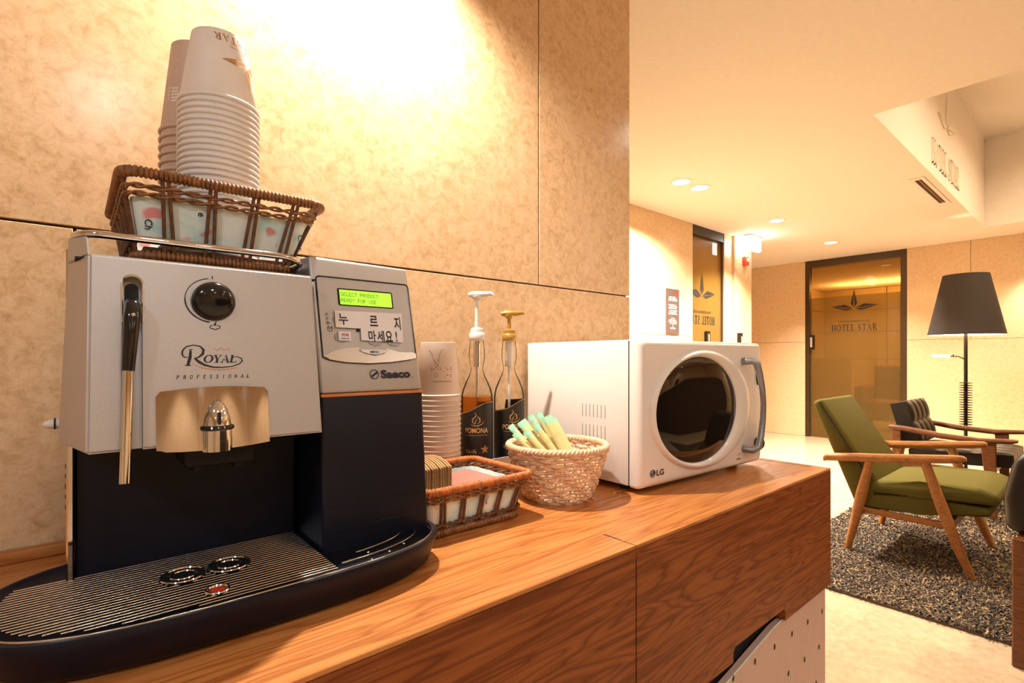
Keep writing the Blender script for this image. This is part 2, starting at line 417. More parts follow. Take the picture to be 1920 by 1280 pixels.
def serif_text(mb, s, fn, x0, x1, y0, y1, n=.0004, slant=0, gap=.12, depth=None):
    tot = 0; items = []
    for ch in s:
        P, a = serif(ch); items.append((P, tot)); tot += a+gap
    tot -= gap; k = (x1-x0)/tot; h = y1-y0
    for P, o in items:
        for p in P:
            q = [(x0+(o+x+slant*y)*k, y0+y*h) for x, y in p]
            if depth: mb.prism(q, fn, 0, depth)
            else: mb.flat(q, fn, n)
def star_logo(mb, fn, x, y, sc, n=.0004, depth=None):
    S = [[(0, 1), (-.14, .30), (-.02, .12)], [(0, 1), (.14, .30), (.02, .12)],
         [(-1, .18), (-.42, .27), (-.05, .06)], [(-1, .16), (-.34, -.04), (-.06, .03)],
         [(1, .18), (.42, .27), (.05, .06)], [(1, .16), (.34, -.04), (.06, .03)]]
    for p in S:
        q = [(x+a*sc, y+b*sc) for a, b in p]
        if depth: mb.prism(q, fn, 0, depth)
        else: mb.tri(q, fn, n)
DOT = {'S': '01111100001000001110000010000111110', 'E': '11111100001000011110100001000011111', 'L': '10000100001000010000100001000011111',
       'C': '01110100011000010000100001000101110', 'T': '11111001000010000100001000010000100', 'P': '11110100011000111110100001000010000',
       'R': '11110100011000111110101001001010001', 'O': '01110100011000110001100011000101110', 'D': '11110100011000110001100011000111110',
       'U': '10001100011000110001100011000101110', 'A': '01110100011000111111100011000110001', 'Y': '10001100010101000100001000010000100',
       'F': '11111100001000011110100001000010000'}
def dot_text(mb, s, fn, x0, ytop, cw, n=.0004):
    px = cw/6
    for i, ch in enumerate(s):
        for k, b in enumerate(DOT.get(ch, '')):
            if b == '1':
                x = x0+i*cw+(k % 5)*px; y = ytop-(k//5)*px*1.15
                mb.flat(R_(x, x+px*.92, y-px*1.05, y), fn, n)
ORD = ('topmost second third fourth fifth sixth seventh eighth ninth tenth eleventh twelfth thirteenth fourteenth fifteenth sixteenth seventeenth '
       'eighteenth nineteenth twentieth twenty-first twenty-second twenty-third twenty-fourth twenty-fifth twenty-sixth twenty-seventh').split()

# ================================================================== THE SETTING
fl = MB(); fl.box(-2.6, 7.4, -3.7, 4.0, -1.15, -EYE); struct(fl.build('floor', 'floor', smooth=False))
ce = MB()
for a in ((-2.6, 3.14, -3.7, 4.0), (6.69, 7.4, -3.7, 4.0), (3.14, 6.69, .80, 4.0), (3.14, 6.69, -3.7, -2.6)): ce.box(*a, CEIL, CEIL+.12)
ce.box(3.0, 6.9, -2.8, 1.0, 2.107, 2.2)
ce.box(3.04, 3.14, -2.7, .9, CEIL+.12, 2.107); ce.box(6.69, 6.79, -2.7, .9, CEIL+.12, 2.107)
ce.box(3.14, 6.69, .80, .90, CEIL+.12, 2.107); ce.box(3.14, 6.69, -2.7, -2.6, CEIL+.12, 2.107)
ceiling = struct(ce.build('ceiling', 'ceil', smooth=False))
rl = MB(); cf = wall_fn(4.45, .80, 1.30, 1, 0)
serif_text(rl, 'HOTEL STAR', cf, 0, .95, .03, .20, depth=.009); star_logo(rl, cf, .48, .38, .28, depth=.009)
rl.build('relief_lettering', 'relief', ceiling, smooth=False)
tr = MB(); 
for a in ((3.14, 6.69, .785, .80), ): tr.box(a[0], a[1], a[2], a[3], 2.085, 2.107)
tr.box(6.67, 6.69, -2.6, .80, 2.085, 2.107); struct(tr.build('trim_coffer', 'ceil', smooth=False))
# counter wall: limestone slabs with open joints over a dark backing
def slabs(mb, fn, us, vs, gap=.0035, depth=.02, skip=()):
    for i in range(len(us)-1):
        for j in range(len(vs)-1):
            if (i, j) in skip: continue
            a, b, c, d = us[i]+gap/2, us[i+1]-gap/2, vs[j]+gap/2, vs[j+1]-gap/2
            mb.hexa([fn(a, c, -depth), fn(b, c, -depth), fn(b, c, 0), fn(a, c, 0)], [fn(a, d, -depth), fn(b, d, -depth), fn(b, d, 0), fn(a, d, 0)], .0008, 1)
wb = MB(); slabs(wb, wall_fn(0, .917, 0, 1, 0), (-2.6, -1.53, -.33, .87, 1.238), (.1755, CEIL))
slabs(wb, wall_fn(0, .917, 0, 1, 0), (-2.6, -1.2, 0, 1.238), (-EYE, .1755)); wb.mi = 1; wb.box(-2.6, 1.236, .93, 2.7, -EYE, CEIL)
struct(wb.build('wall_counter', ['stone', 'groove'], sharp=20))
wh = MB(); hf = wall_fn(0, 2.56, 0, 1, 0)
slabs(wh, hf, (1.24, 2.9, 4.425), (-EYE, .19, CEIL)); slabs(wh, hf, (5.03, 5.2), (-EYE, .19, CEIL)); slabs(wh, hf, (1.24, 4.425), (CEIL, CEIL+.1))
wh.mi = 1; wh.box(1.236, 4.425, 2.575, 2.68, -EYE, CEIL); wh.box(5.03, 5.56, 2.575, 2.68, -EYE, CEIL)
struct(wh.build('wall_hall', ['stone_hall', 'groove'], sharp=20))
cw = MB(); cw.box(5.2, 5.584, 2.535, 3.95, -EYE, CEIL, .004, 1); struct(cw.build('wall_pillar', 'stone_hall'))
wf = MB(); ff = wall_fn(7.33, 0, 0, 0, -1)           # u = -Y
slabs(wf, ff, (-4.0, -2.625), (-EYE, .19, CEIL)); slabs(wf, ff, (-1.54, -.984, .4, 1.8, 3.7), (.19, CEIL)); slabs(wf, ff, (-1.54, -.2, 1.2, 3.7), (-EYE, .19))
wf.mi = 1; wf.box(7.345, 7.42, 2.625, 4.0, -EYE, CEIL); wf.box(7.345, 7.42, -3.7, 1.54, -EYE, CEIL)
struct(wf.build('wall_far', ['stone_hall', 'groove'], sharp=20))
we = MB(); we.box(1.2, 7.42, 3.9, 4.0, -EYE, CEIL); struct(we.build('wall_end', 'stone_hall', smooth=False))
wr = MB(); slabs(wr, wall_fn(0, -3.6, 0, -1, 0), (-7.4, -6, -4.6, -3.2, -1.8, -.4, 1, 2.6), (-EYE, .19, CEIL)); wr.mi = 1; wr.box(-2.6, 7.4, -3.72, -3.615, -EYE, CEIL)
struct(wr.build('wall_rear', ['stone', 'groove'], sharp=20))
wl = MB(); wl.box(-2.7, -2.6, -3.7, 2.7, -EYE, CEIL); struct(wl.build('wall_left', 'stone_hall', smooth=False))
# room behind the far glass door
rm = MB(); rm.box(7.42, 11.5, .4, 3.9, -1.15, -EYE); struct(rm.build('floor_beyond', 'floor', smooth=False))
rm = MB(); rm.box(7.42, 11.5, .4, 3.9, CEIL, CEIL+.1); struct(rm.build('ceiling_beyond', 'ceil', smooth=False))
rm = MB(); slabs(rm, wall_fn(11.0, 0, 0, 0, -1), (-3.9, -2.6, -1.5, -.4), (-EYE, -.55, -.05, .45, .85, CEIL), .012)
slabs(rm, wall_fn(7.42, 3.6, 0, 1, 0), (0, 1.8, 3.6), (-EYE, -.55, -.05, .45, .85, CEIL), .012)
rm.box(7.42, 11.0, .35, .45, -EYE, CEIL); rm.box(9.6, 10.9, 2.75, 3.58, -EYE, -.05)
rm.mi = 1; rm.box(11.01, 11.1, .4, 3.9, -EYE, CEIL); rm.box(7.42, 11.1, 3.62, 3.7, -EYE, CEIL)
struct(rm.build('wall_beyond', ['stone_hall', 'groove'], sharp=20))

# ---- doors
def door_logo(mb, fn, x, y, mirror=False):
    g = (lambda u, v, n: fn(-u, v, n)) if mirror else fn
    star_logo(mb, g, x, y+.22, .25)
    text(mb, 'THE MASTERPIECE HOTEL', g, x-.17, x+.17, y+.060, y+.085)
    serif_text(mb, 'HOTEL STAR', g, x-.245, x+.245, y-.045, y+.035, gap=.16)
d2 = bpy.data.objects.new('door_2', None); COL.objects.link(d2); d2.location = (7.36, 2.08, -EYE); struct(d2)
b = MB(); b.box(7.33, 7.42, 1.54, 1.60, -EYE, CEIL, .003, 1); b.box(7.33, 7.42, 2.575, 2.625, -EYE, CEIL, .003, 1); b.box(7.335, 7.42, 1.60, 2.575, 1.16, CEIL, .003, 1)
b.build('door_frame', 'bronze', d2)
b = MB(); b.box(7.37, 7.382, 1.60, 2.575, .76, 1.16); b.build('clear_glass', 'glass_clear', d2)
b = MB(); b.box(7.37, 7.382, 1.60, 2.575, -EYE, .76); b.build('frosted_glass', 'glass_frost', d2)
b = MB(); b.box(7.315, 7.37, 2.52, 2.575, .09, .28, .004, 1); b.mi = 1; b.box(7.312, 7.32, 2.535, 2.56, .12, .25); b.build('pull_handle', ['bronze_edge', 'silver_lt'], d2)
b = MB(); door_logo(b, wall_fn(7.369, 0, 0, 0, -1), -2.08, .365); b.build('star_logo', 'ink', d2, smooth=False)
d1 = bpy.data.objects.new('door_1', None); COL.objects.link(d1); d1.location = (4.73, 2.6, -EYE); struct(d1)
b = MB(); b.box(4.425, 5.03, 2.565, 2.64, 1.16, CEIL); b.build('door_header', 'bronze_edge', d1)
b = MB(); b.box(4.425, 5.03, 2.60, 2.612, -EYE, 1.16); b.build('glass_pane', 'glass_ochre', d1)
b = MB(); b.box(4.71, 4.78, 2.575, 2.60, .03, .25, .004, 1); b.mi = 1; b.box(4.735, 4.755, 2.57, 2.576, .06, .22); b.build('pull_handle', ['bronze_edge', 'silver_lt'], d1)
b = MB(); door_logo(b, wall_fn(0, 2.598, 0, 1, 0), -4.66, .36, True); b.build('star_logo', 'ink', d1, smooth=False)
b = MB(); b.box(5.25, 5.31, 2.50, 2.535, .02, .245, .004, 1); b.mi = 1; b.box(5.268, 5.292, 2.495, 2.502, .05, .21)
tag(b.build('access_reader', ['bronze_edge', 'silver_lt']), 'slim black reader plate on the pale pillar past the ochre glass door', 'card reader')
disc(4.8, 3.25, CEIL-.012, 30, WARM, .14)  # unseen light added behind the ochre pane to brighten it
# ---- ceiling fittings
NAMES = {0: 'nearer of the paired round downlights in the hallway ceiling',
         1: 'farther of the paired round downlights in the hallway ceiling', 2: 'single round hallway downlight left of the vent, near the lit exit box',
         3: 'round hallway downlight nearest the far bronze glass door'}
for i, (x, y) in enumerate(DOWN):
    t = thing('ceiling_light', NAMES.get(i, 'round recessed downlight in the lobby ceiling out of the picture, several added for fill'), 'ceiling light', (x, y, CEIL), None, 'recessed downlights')
    b = MB(); r = .06
    b.lathe([(r*1.0, -.001), (r*1.0, -.004), (r*1.25, -.003), (r*1.28, .0)], (x, y, CEIL), 24, False); b.build('trim_ring', 'white_matte', t)
    b = MB(); b.lathe([(r, -.0015), (r*.5, -.0025), (.001, -.003)], (x, y, CEIL), 24); b.build('diffuser', 'lamp_white', t)
t = thing('air_vent', 'narrow slot air vent with dark gap in the ceiling beside the coffer', 'air vent', (4.93, .89, CEIL))
b = MB(); b.box(4.48, 5.40, .845, .868, CEIL-.006, CEIL); b.box(4.48, 5.40, .908, .93, CEIL-.006, CEIL); b.box(4.48, 4.53, .868, .908, CEIL-.006, CEIL); b.box(5.35, 5.40, .868, .908, CEIL-.006, CEIL)
b.build('vent_frame', 'white_matte', t, smooth=False)
b = MB(); b.box(4.53, 5.35, .868, .908, CEIL-.002, CEIL); b.mi = 1; b.box(4.53, 5.35, .883, .887, CEIL-.005, CEIL-.002); b.build('slot', ['groove', 'copper'], t, smooth=False)
t = thing('exit_sign', 'glowing white exit box hanging from the ceiling by the pale pillar', 'exit sign', (5.33, 2.42, CEIL))
b = MB(); b.box(5.22, 5.50, 2.38, 2.46, CEIL-.015, CEIL, .003, 1); b.build('ceiling_plate', 'white_matte', t)
b = MB(); b.box(5.24, 5.50, 2.395, 2.445, CEIL-.15, CEIL-.015, .006, 2); b.build('lit_panel', 'exit_glow', t)
t = thing('fire_alarm', 'small red alarm box with white strobe high on the pale pillar', 'fire alarm', (5.41, 2.52, 1.01))
b = MB(); b.box(5.365, 5.455, 2.50, 2.535, .965, 1.052, .006, 2); b.build('alarm_body', 'alarm', t)
b = MB(); b.box(5.395, 5.425, 2.490, 2.502, 1.0, 1.035, .004, 2); b.build('strobe_lens', 'white', t)
t = thing('poster', 'narrow dark notice with pale lines of print on the stone hallway wall', 'poster', (4.075, 2.555, .40))
b = MB(); b.box(3.972, 4.178, 2.552, 2.56, .20, .604); b.build('board', 'poster', t, smooth=False)
b = MB(); pf = wall_fn(4.075, 2.552, .40, 1, 0)
for y, a, c in ((.13, -.06, .04), (.115, -.07, .07), (.10, -.07, .07), (.06, -.07, .05), (.045, -.06, .07), (.03, -.07, .06), (.01, -.05, .07), (-.005, -.06, .06), (-.02, -.07, .07), (-.06, -.03, .03), (-.075, -.06, .05), (-.09, -.07, .06), (-.105, -.05, .06)):
    b.flat(R_(a, c, y-.004, y+.004), pf)
star_logo(b, pf, 0, -.155, .05); b.build('print', 'poster_ink', t, smooth=False)
b = MB(); b.flat(R_(.03, .09, .155, .19), pf, .0006); b.build('red_mark', 'red', t, smooth=False)
b = MB(); fn = wall_fn(3.52, 2.56, .407, 1, 0); b.prism([((.10+.006*(k % 2))*math.cos(PI*k/24), (.083+.006*(k % 2))*math.sin(PI*k/24)) for k in range(48)], fn, 0, .002)
st = tag(b.build('wall_sticker', 'teal'), 'round pale teal sticker on the hallway wall beside the stone corner', 'sticker')
b = MB()
for y in (.02, 0, -.02): b.flat(R_(-.05, .05, y-.004, y+.004), fn, .0025)
b.build('print', 'white_ink', st, smooth=False)

# ================================================================== THE COUNTER
t = thing('wooden_counter', 'long orange oak counter with wide drawer fronts along the stone wall', 'counter', (.6, .66, -EYE)); counter = t
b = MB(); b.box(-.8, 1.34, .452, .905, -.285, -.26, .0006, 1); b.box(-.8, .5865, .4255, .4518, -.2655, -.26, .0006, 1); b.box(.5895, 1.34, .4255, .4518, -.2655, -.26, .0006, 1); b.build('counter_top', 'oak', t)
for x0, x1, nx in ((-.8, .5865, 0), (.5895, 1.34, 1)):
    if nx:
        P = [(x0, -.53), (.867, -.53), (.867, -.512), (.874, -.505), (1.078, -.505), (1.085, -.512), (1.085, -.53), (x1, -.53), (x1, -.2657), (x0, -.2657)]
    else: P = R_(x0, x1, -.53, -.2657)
    b = MB(); b.prism(P, wall_fn(0, .425, 0, 1, 0), -.0265, 0); b.build('drawer_front', 'oak_shaded', t, smooth=False)
b = MB(); b.box(1.318, 1.339, .452, .905, -.53, -.285); b.build('end_panel', 'oak_shaded', t, smooth=False)
b = MB(); b.box(-.8, .55, .895, .913, -.2599, -.246, .001, 1); struct(b.build('trim_counter', 'oak'))
b = MB(); b.box(1.315, 1.318, .46, .9, -.2605, -.2598); b.build('joint_line', 'dark_gap', t, smooth=False)
b = MB(); b.box(.5868, .5892, .452, .482, -.2602, -.2598); b.build('joint_line', 'dark_gap', t, smooth=False)
b = MB(); b.box(-.8, 1.315, .47, .89, -.52, -.29); b.box(-.8, 1.30, .452, .89, -EYE, -.515); b.build('carcass_dark_fill', 'dark_gap', t, smooth=False)  # lower block is black in place of the dark space under the cabinet
t = thing('perforated_board', 'pale pink board with small dark holes standing under the counter front', 'board', (1.0, .437, -EYE))
top = [(1.326, -.531), (1.10, -.5315), (1.05, -.534), (.98, -.545), (.90, -.558), (.80, -.574), (.6, -.60), (.3, -.62)]
b = MB(); b.prism([(.3, -EYE), (1.326, -EYE)]+top, wall_fn(0, .432, 0, 1, 0), -.012, 0); b.mi = 1; pf = wall_fn(0, .432, 0, 1, 0)
for i in range(9):
    for j in range(6):
        x, z = 1.305-.085*i-.018*j, -.585-.075*j+.004*i
        if z < -.56 and x > .4: b.flat(arc(x, z, .0042, .0062, 0, 330, 11), pf, .0005)
b.build('panel', ['pinboard', 'ink'], t, smooth=False)
b = MB(); b.tube([(u, .4325, v) for u, v in top], .0012, 6); b.build('edge_trim', 'teal', t)

# wall lamp above the counter, just over the top edge of the picture
lx, ly, lz = LAMP
t = thing('wall_lamp', 'small black cylinder lamp on the stone wall above the counter', 'wall lamp', (lx, .917, lz))
b = MB(); b.lathe([(.020, 0), (.034, 0), (.034, .085), (.030, .090), (.001, .090)], (lx, ly, lz), 28); b.build('lamp_head', 'iron', t, sharp=40)
b = MB(); b.box(lx-.01, lx+.01, ly+.02, .917, lz+.05, lz+.065, .002, 1); b.box(lx-.03, lx+.03, .909, .917, lz+.02, lz+.095, .002, 1); b.build('wall_bracket', 'iron', t)
b = MB(); b.lathe([(.030, .012), (.001, .012)], (lx, ly, lz), 24); b.build('lit_lens', 'lamp_white', t)

# ================================================================== COFFEE MACHINE
def fdoor(u, v, n): return (u, .55+(v+.0816)*(.025/.1711)-n, v)
def fctl(u, v, n): return (u, .5928+(v+.0474)*(.04/.1674)-n, v)
mc = thing('coffee_machine', 'silver and black automatic coffee machine with steam wand on the wooden counter', 'coffee machine', (.15, .70, -.26))
b = MB(); b.hexa([(.0, .672, -.245), (.2125, .672, -.245), (.2125, .885, -.245), (.0, .885, -.245)], [(.0, .672, .086), (.2125, .672, .086), (.2125, .885, .086), (.0, .885, .086)], .002, 1)
b.build('rear_housing', 'navy', mc)
b = MB(); b.box(.02, .20, .70, .88, -.2595, -.245); b.box(.22, .34, .62, .88, -.2595, -.2445); b.build('foot_plate', 'rubber', mc)
b = MB(); b.box(-.0065, -.0002, .664, .887, -.245, .106, .0015, 1); b.mi = 1
for z in (-.108, -.118, -.128, -.138, -.148): b.box(-.0072, -.0064, .6675, .6705, z-.002, z+.002)
b.build('side_panel', ['chrome', 'rubber'], mc)
b = MB(); b.hexa([(.2135, .578, -.244), (.352, .578, -.244), (.352, .885, -.244), (.2135, .885, -.244)], [(.2165, .594, -.0455), (.3515, .594, -.0455), (.3515, .885, -.0455), (.2165, .885, -.0455)], .004, 3)
col = b.build('tank_column', 'navy', mc)
b = MB()
for z in (-.176, -.200):
    y = .578+(z+.244)*(.016/.1985)-.0004; b.box(.2155, .349, y, y+.0006, z-.0004, z+.0004)
b.build('seam_line', 'gloss_black', col, smooth=False)
# silver front door with a vertical groove for the wand (cut with a boolean)
fd = MB(); fd.loft([[(-.012, .655, -.0816), (-.012, .645, -.0816), (.007, .55, -.0816), (.2024, .55, -.0816), (.2024, .668, -.0816), (-.012, .668, -.0816)],
                    [(-.0048, .66, .0895), (-.0048, .65, .0895), (.0092, .575, .0895), (.2000, .575, .0895), (.2000, .668, .0895), (-.0048, .668, .0895)]])
front = fd.build('front_door', 'silver', mc, sharp=25)
bm = bmesh.new(); bm.from_mesh(front.data)
bmesh.ops.bevel(bm, geom=[e for e in bm.edges if all(v.co.y < -.08 for v in e.verts) or all(v.co.y < .06-.1 for v in e.verts)], offset=.0022, segments=3, affect='EDGES'); bm.to_mesh(front.data); bm.free()
ct = MB(); st = arc(.0394, .0650, .0074, .0074, 0, 180, 14)
ct.prism([(.0452, -.12), *st, (.0296, -.12)], fdoor, -.011, .02); cutter = ct.build('wand_groove', 'black', mc)
md = front.modifiers.new('groove', 'BOOLEAN'); md.operation = 'DIFFERENCE'; md.object = cutter; md.solver = 'EXACT'
dg = bpy.context.evaluated_depsgraph_get(); me = bpy.data.meshes.new_from_object(front.evaluated_get(dg)); front.modifiers.clear(); front.data = me
for p in me.polygons: p.use_smooth = True
me.set_sharp_from_angle(angle=math.radians(25)); bpy.data.objects.remove(cutter)
me.materials.clear(); me.materials.append(M['silver'])
b = MB(); b.prism([(.0446, .035), *arc(.0394, .0612, .0052, .0052, 0, 180, 12), (.0342, .035)], fdoor, -.0108, -.0085); b.build('slot_recess', 'rubber', front)
b = MB(); b.tube([fdoor(u, v, .0002) for u, v in [(.0462, .030), *arc(.0394, .0650, .0078, .0078, 0, 180, 14), (.0318, .030)]], .0010, 6); b.build('groove_rim', 'steel', front)
wand = MB()
wand.tube([fdoor(.0394, .046, -.004), fdoor(.0392, .046, .004), fdoor(.0388, .043, .010), fdoor(.0380, .033, .0125), fdoor(.0368, .015, .012), fdoor(.0355, -.004, .0105), fdoor(.0350, -.0125, .010)],
          [.0050, .0062, .0068, .0064, .0056, .0050, .0047], 14)
wo = wand.build('steam_wand', 'gloss_black', mc, sharp=60)
b = MB(); b.tube([fdoor(.0350, -.012, .010), fdoor(.0337, -.055, .010), fdoor(.0318, -.1065, .010)], [.0040, .0040, .0040], 14); b.build('wand_tube', 'chrome', wo)
b = MB(); b.ell(fdoor(.0384, .036, .0185), (.0016, .0012, .0016)); b.build('wand_screw', 'steel', wo)
# knob
b = MB(); ky = fdoor(0, .054, 0)[1]
prof = [(.0188, 0), (.0191, .002), (.0186, .005), (.0165, .0085), (.012, .0112), (.006, .0125), (.0008, .0129)]
b.lathe(prof, (0, 0, 0), 40); rotm = Matrix.Translation((.1028, ky-.0002, .0536)) @ Matrix.Rotation(math.radians(98), 4, 'X')
b.v = [tuple(rotm @ Vector(v)) for v in b.v]; kn = b.build('steam_knob', 'gloss_black', mc, sharp=50)
b = MB(); b.tube([fdoor(.1042, .0655, .0098), fdoor(.1046, .0700, .0070)], .0006, 6); b.build('pointer_mark', 'label', kn)
b = MB(); b.strip(arc(.1025, .0545, .0232, .0216, 98, 180, 14)+arc(.1025, .0545, .0232, .0216, 180, 262, 14)[1:], [.0007]*14+[.0012]*15, fdoor)
b.flat(R_(.1022, .1031, .0758, .0790), fdoor); b.flat([(.1022, .0300), (.1052, .0352), (.1046, .0300)], fdoor)
b.strip(arc(.1010, .0285, .0016, .0016, 60, 250, 8)+arc(.1038, .0275, .0016, .0014, 200, 340, 8)+arc(.1064, .0287, .0016, .0016, 290, 480, 8), .0007, fdoor)
b.build('steam_scale', 'ink', front, smooth=False)
# ROYAL PROFESSIONAL
P2 = lambda cx, cy: (.0713+(cx-175)/455*.0606, -.0192+(760-cy)*.000154)
b = MB()
def sw(pts, wd): b.strip([P2(*p) for p in pts], wd, fdoor)
sw([(262, 600), (258, 640), (250, 665), (243, 690)], [.0018, .0026, .0026, .0022]); sw([(225, 690), (262, 690)], .0007); sw([(250, 596), (274, 592)], .0007)
sw([(243, 640), (222, 640), (210, 622), (215, 596), (240, 574), (280, 566), (320, 572), (341, 594), (336, 620), (310, 640), (282, 648)], [.0006, .001, .0015, .0013, .001, .0009, .0012, .0022, .0024, .0014, .0007])
sw([(286, 646), (310, 668), (345, 688), (400, 702), (455, 704), (520, 698), (568, 684), (591, 664), (584, 646), (556, 636), (528, 640)], [.0016, .0024, .0018, .0013, .0010, .0009, .0010, .0012, .0010, .0007, .0005])
x0, z0 = P2(335, 674); x1, z1 = P2(548, 626); serif_text(b, 'OYAL', fdoor, x0, x1, z0, z1, slant=.18, gap=-.06)
b.build('brand_script', 'ink', front, smooth=False)
b = MB()
for i, ch in enumerate('PROFESSIONAL'):
    wch = {'I': .0011}.get(ch, .0024)
    cx = .0722+i*(.1312-.0722)/11; text(b, ch, fdoor, cx-wch/2, cx+wch/2, -.0211, -.0174, bold=.01, shear=.25)
b.build('small_lettering', 'ink', front, smooth=False)
b = MB(); sw([(412, 582), (424, 598), (438, 590), (456, 578), (468, 598), (482, 592), (508, 580), (500, 604)], .0007); sw([(270, 682), (330, 706), (420, 719), (500, 716), (560, 704)], [.0003, .0007, .0009, .0007, .0003]); b.build('crown_mark', 'copper', front, smooth=False)
# chrome plate and spout
A_, B_ = .0550, .1488; rows = []; N = 28; K = 10
for i in range(N+1):
    u = A_+(B_-A_)*i/N; t = (u-A_)/(B_-A_)*2-1; e = max(0, abs(t)-.94)/.06
    v1 = -.0285-.0028*t*t-.004*e*e-.001*(t < 0)*abs(t); v0 = -.0850-.0022*(1-t*t)+.0012*(t < -.9); n = .0012+.0030*(1-t*t)
    rows.append([fdoor(u, v0+(v1-v0)*j/K, n) for j in range(K+1)]+[fdoor(u, v0+(v1-v0)*j/K, -.002) for j in range(K, -1, -1)])
b = MB(); b.loft(rows); plate = b.build('chrome_plate', 'mirror', mc, sharp=50)
b = MB(); sy = fdoor(0, -.065, .003)[1]
b.lathe([(.0128, -.0885), (.0127, -.078), (.0120, -.0665), (.0108, -.0585), (.0085, -.0505), (.0056, -.0448), (.0028, -.0417), (.0006, -.0405)], (.1025, sy, 0), 28)
sp = b.build('coffee_spout', 'chrome', mc, sharp=60)
b = MB(); b.tube([(.1025+.0122*math.cos(a), sy+.0122*math.sin(a), -.0668) for a in [2*PI*k/32 for k in range(32)]], .0024, 8, True); b.build('spout_band', 'gloss_black', sp)
b = MB(); b.box(.1008, .1038, sy-.0118, sy-.006, -.064, -.052, .0008, 1); b.build('spout_slot', 'rubber', sp)
b = MB(); b.box(.080, .142, .575, .640, -.108, -.0825, .004, 2); b.box(.088, .096, .580, .60, -.113, -.106); b.box(.124, .132, .580, .60, -.113, -.106); b.build('nozzle_block', 'black', mc)
# control head
b = MB(); b.hexa([(.2165, .594, -.0440), (.351, .594, -.0440), (.351, .886, -.0440), (.2165, .886, -.0440)], [(.2160, .634, .1225), (.3503, .634, .1205), (.3503, .886, .132), (.2160, .886, .134)], .004, 3)
head = b.build('control_head', 'silver', mc)
b = MB(); b.hexa([(.217, .5935, -.0475), (.3515, .5935, -.0475), (.3515, .70, -.0475), (.217, .70, -.0475)], [(.217, .5938, -.0440), (.3512, .5938, -.0440), (.3512, .70, -.0440), (.217, .70, -.0440)]); b.build('copper_line', 'copper', head, smooth=False)
bot = [(.2222, -.0010), (.2300, -.0040), (.2500, -.0072), (.2786, -.0088), (.3100, -.0074), (.3350, -.0042), (.3466, -.0020)]
outl = bot+[(.3466, .0940), (.3450, .0968), (.3425, .0976), (.2262, .0980), (.2230, .0968), (.2218, .0940)]
b = MB(); b.prism(outl, fctl, -.001, .0008); b.mi = 1; b.tube([fctl(u, v, .0009) for u, v in outl], .0010, 6, True); panel = b.build('control_panel', ['silver', 'gloss_black'], head)
b = MB(); b.prism([(.2235, .0005), (.232, .0055), (.245, .0090), (.262, .0112), (.2679, .0110), (.274, .004), (.287, .0005), (.300, .003), (.3053, .0105), (.326, .0050), (.338, .0060), (.3462, .0040), (.3462, -.0018), (.335, -.0040), (.31, -.0071), (.2786, -.0084), (.25, -.0069), (.23, -.0036)], fctl, .0006, .0022); b.build('curved_trim', 'silver_lt', panel)
b = MB(); b.prism(rrect(.2470, .3215, .0630, .0850, .002), fctl, 0, .0012); lf = b.build('display', 'gloss_black', panel)
b = MB(); b.prism(R_(.2495, .3195, .0645, .0832), fctl, .0010, .0015); b.build('lit_screen', 'lcd', lf, smooth=False)
b = MB(); dot_text(b, 'SELECT PRODUCT', fctl, .2505, .0800, .00365, .0018); dot_text(b, 'READY FOR USE', fctl, .2505, .0722, .00365, .0018); b.build('screen_text', 'lcd_ink', lf, smooth=False)
b = MB(); b.prism([(.2405, .0560), (.3312, .0570), (.3290, .0183), (.2712, .0200), (.2716, .0348), (.2400, .0352)], fctl, .0028, .0034)
b.mi = 1
for s, a, c, d, e in (('누', .2445, .2562, .0385, .0525), ('르', .2845, .2955, .0385, .0520), ('지', .3185, .3275, .0345, .0520), ('마', .2810, .2910, .0185, .0330), ('세', .2925, .3025, .0185, .0330), ('요', .3040, .3140, .0190, .0330), ('!', .3185, .3205, .0195, .0325)):
    text(b, s, fctl, a, c, d, e, .0037, bold=.018)
lab = b.build('paper_label', ['label', 'ink'], panel, smooth=False); lab['label'] = 'white paper label with bold black letters'
for u, v in ((.2475, .0235), (.2905, .0195), (.3165, .0195), (.2475, .046)):
    b = MB(); b.prism(arc(u, v, .0095, .0062, 0, 345, 23), fctl, .0005, .0018); b.build('push_button', 'grey_ink', panel)
b = MB(); b.prism([(.2425, .0305), (.2585, .0300), (.2580, .0192), (.2428, .0195)], fctl, .0020, .0027); b.build('button_label', 'label', panel, smooth=False)
b = MB(); text(b, '커피', fctl, .2465, .2555, .0240, .0285, .0031, bold=.02); b.build('button_text', 'redink', panel, smooth=False)
b = MB(); b.flat(R_(.2455, .2560, .0215, .0222), fctl, .0031)
for k in range(3): b.strip(arc(.2315, .0505-.005*k, .0012, .0016, 0, 250+20*k, 8), .0006, fctl, .0012)
b.strip(arc(.2335, .0335, .003, .0034, 100, 420, 14), .0007, fctl, .0012); b.strip([(.2318, .036), (.2335, .0325), (.2352, .036)], .001, fctl, .0012); b.strip([(.2310, .0405), (.2350, .0400)], .0006, fctl, .0012)
b.flat(R_(.2665, .2708, .0305, .0345), fctl, .0012); b.build('panel_icons', 'ink', panel, smooth=False)
b = MB(); b.prism([(.2675, .0086), (.3057, .0083), (.3020, .0052), (.2945, .0030), (.287, .0024), (.2790, .0032), (.2715, .0056)], fctl, .0015, .0042); mn = b.build('menu_button', 'label', panel)
b = MB(); text(b, 'MENU', fctl, .2808, .2925, .0042, .0072, .0046, bold=.02); b.build('menu_text', 'ink', mn, smooth=False)
b = MB(); text(b, 'Saeco', fctl, .2935, .3350, -.0278, -.0170, .0006, bold=.045)
for p in ring_poly(.2848, -.0222, .0060, .0060, .0009, .0009): b.flat(p, fctl, .0006)
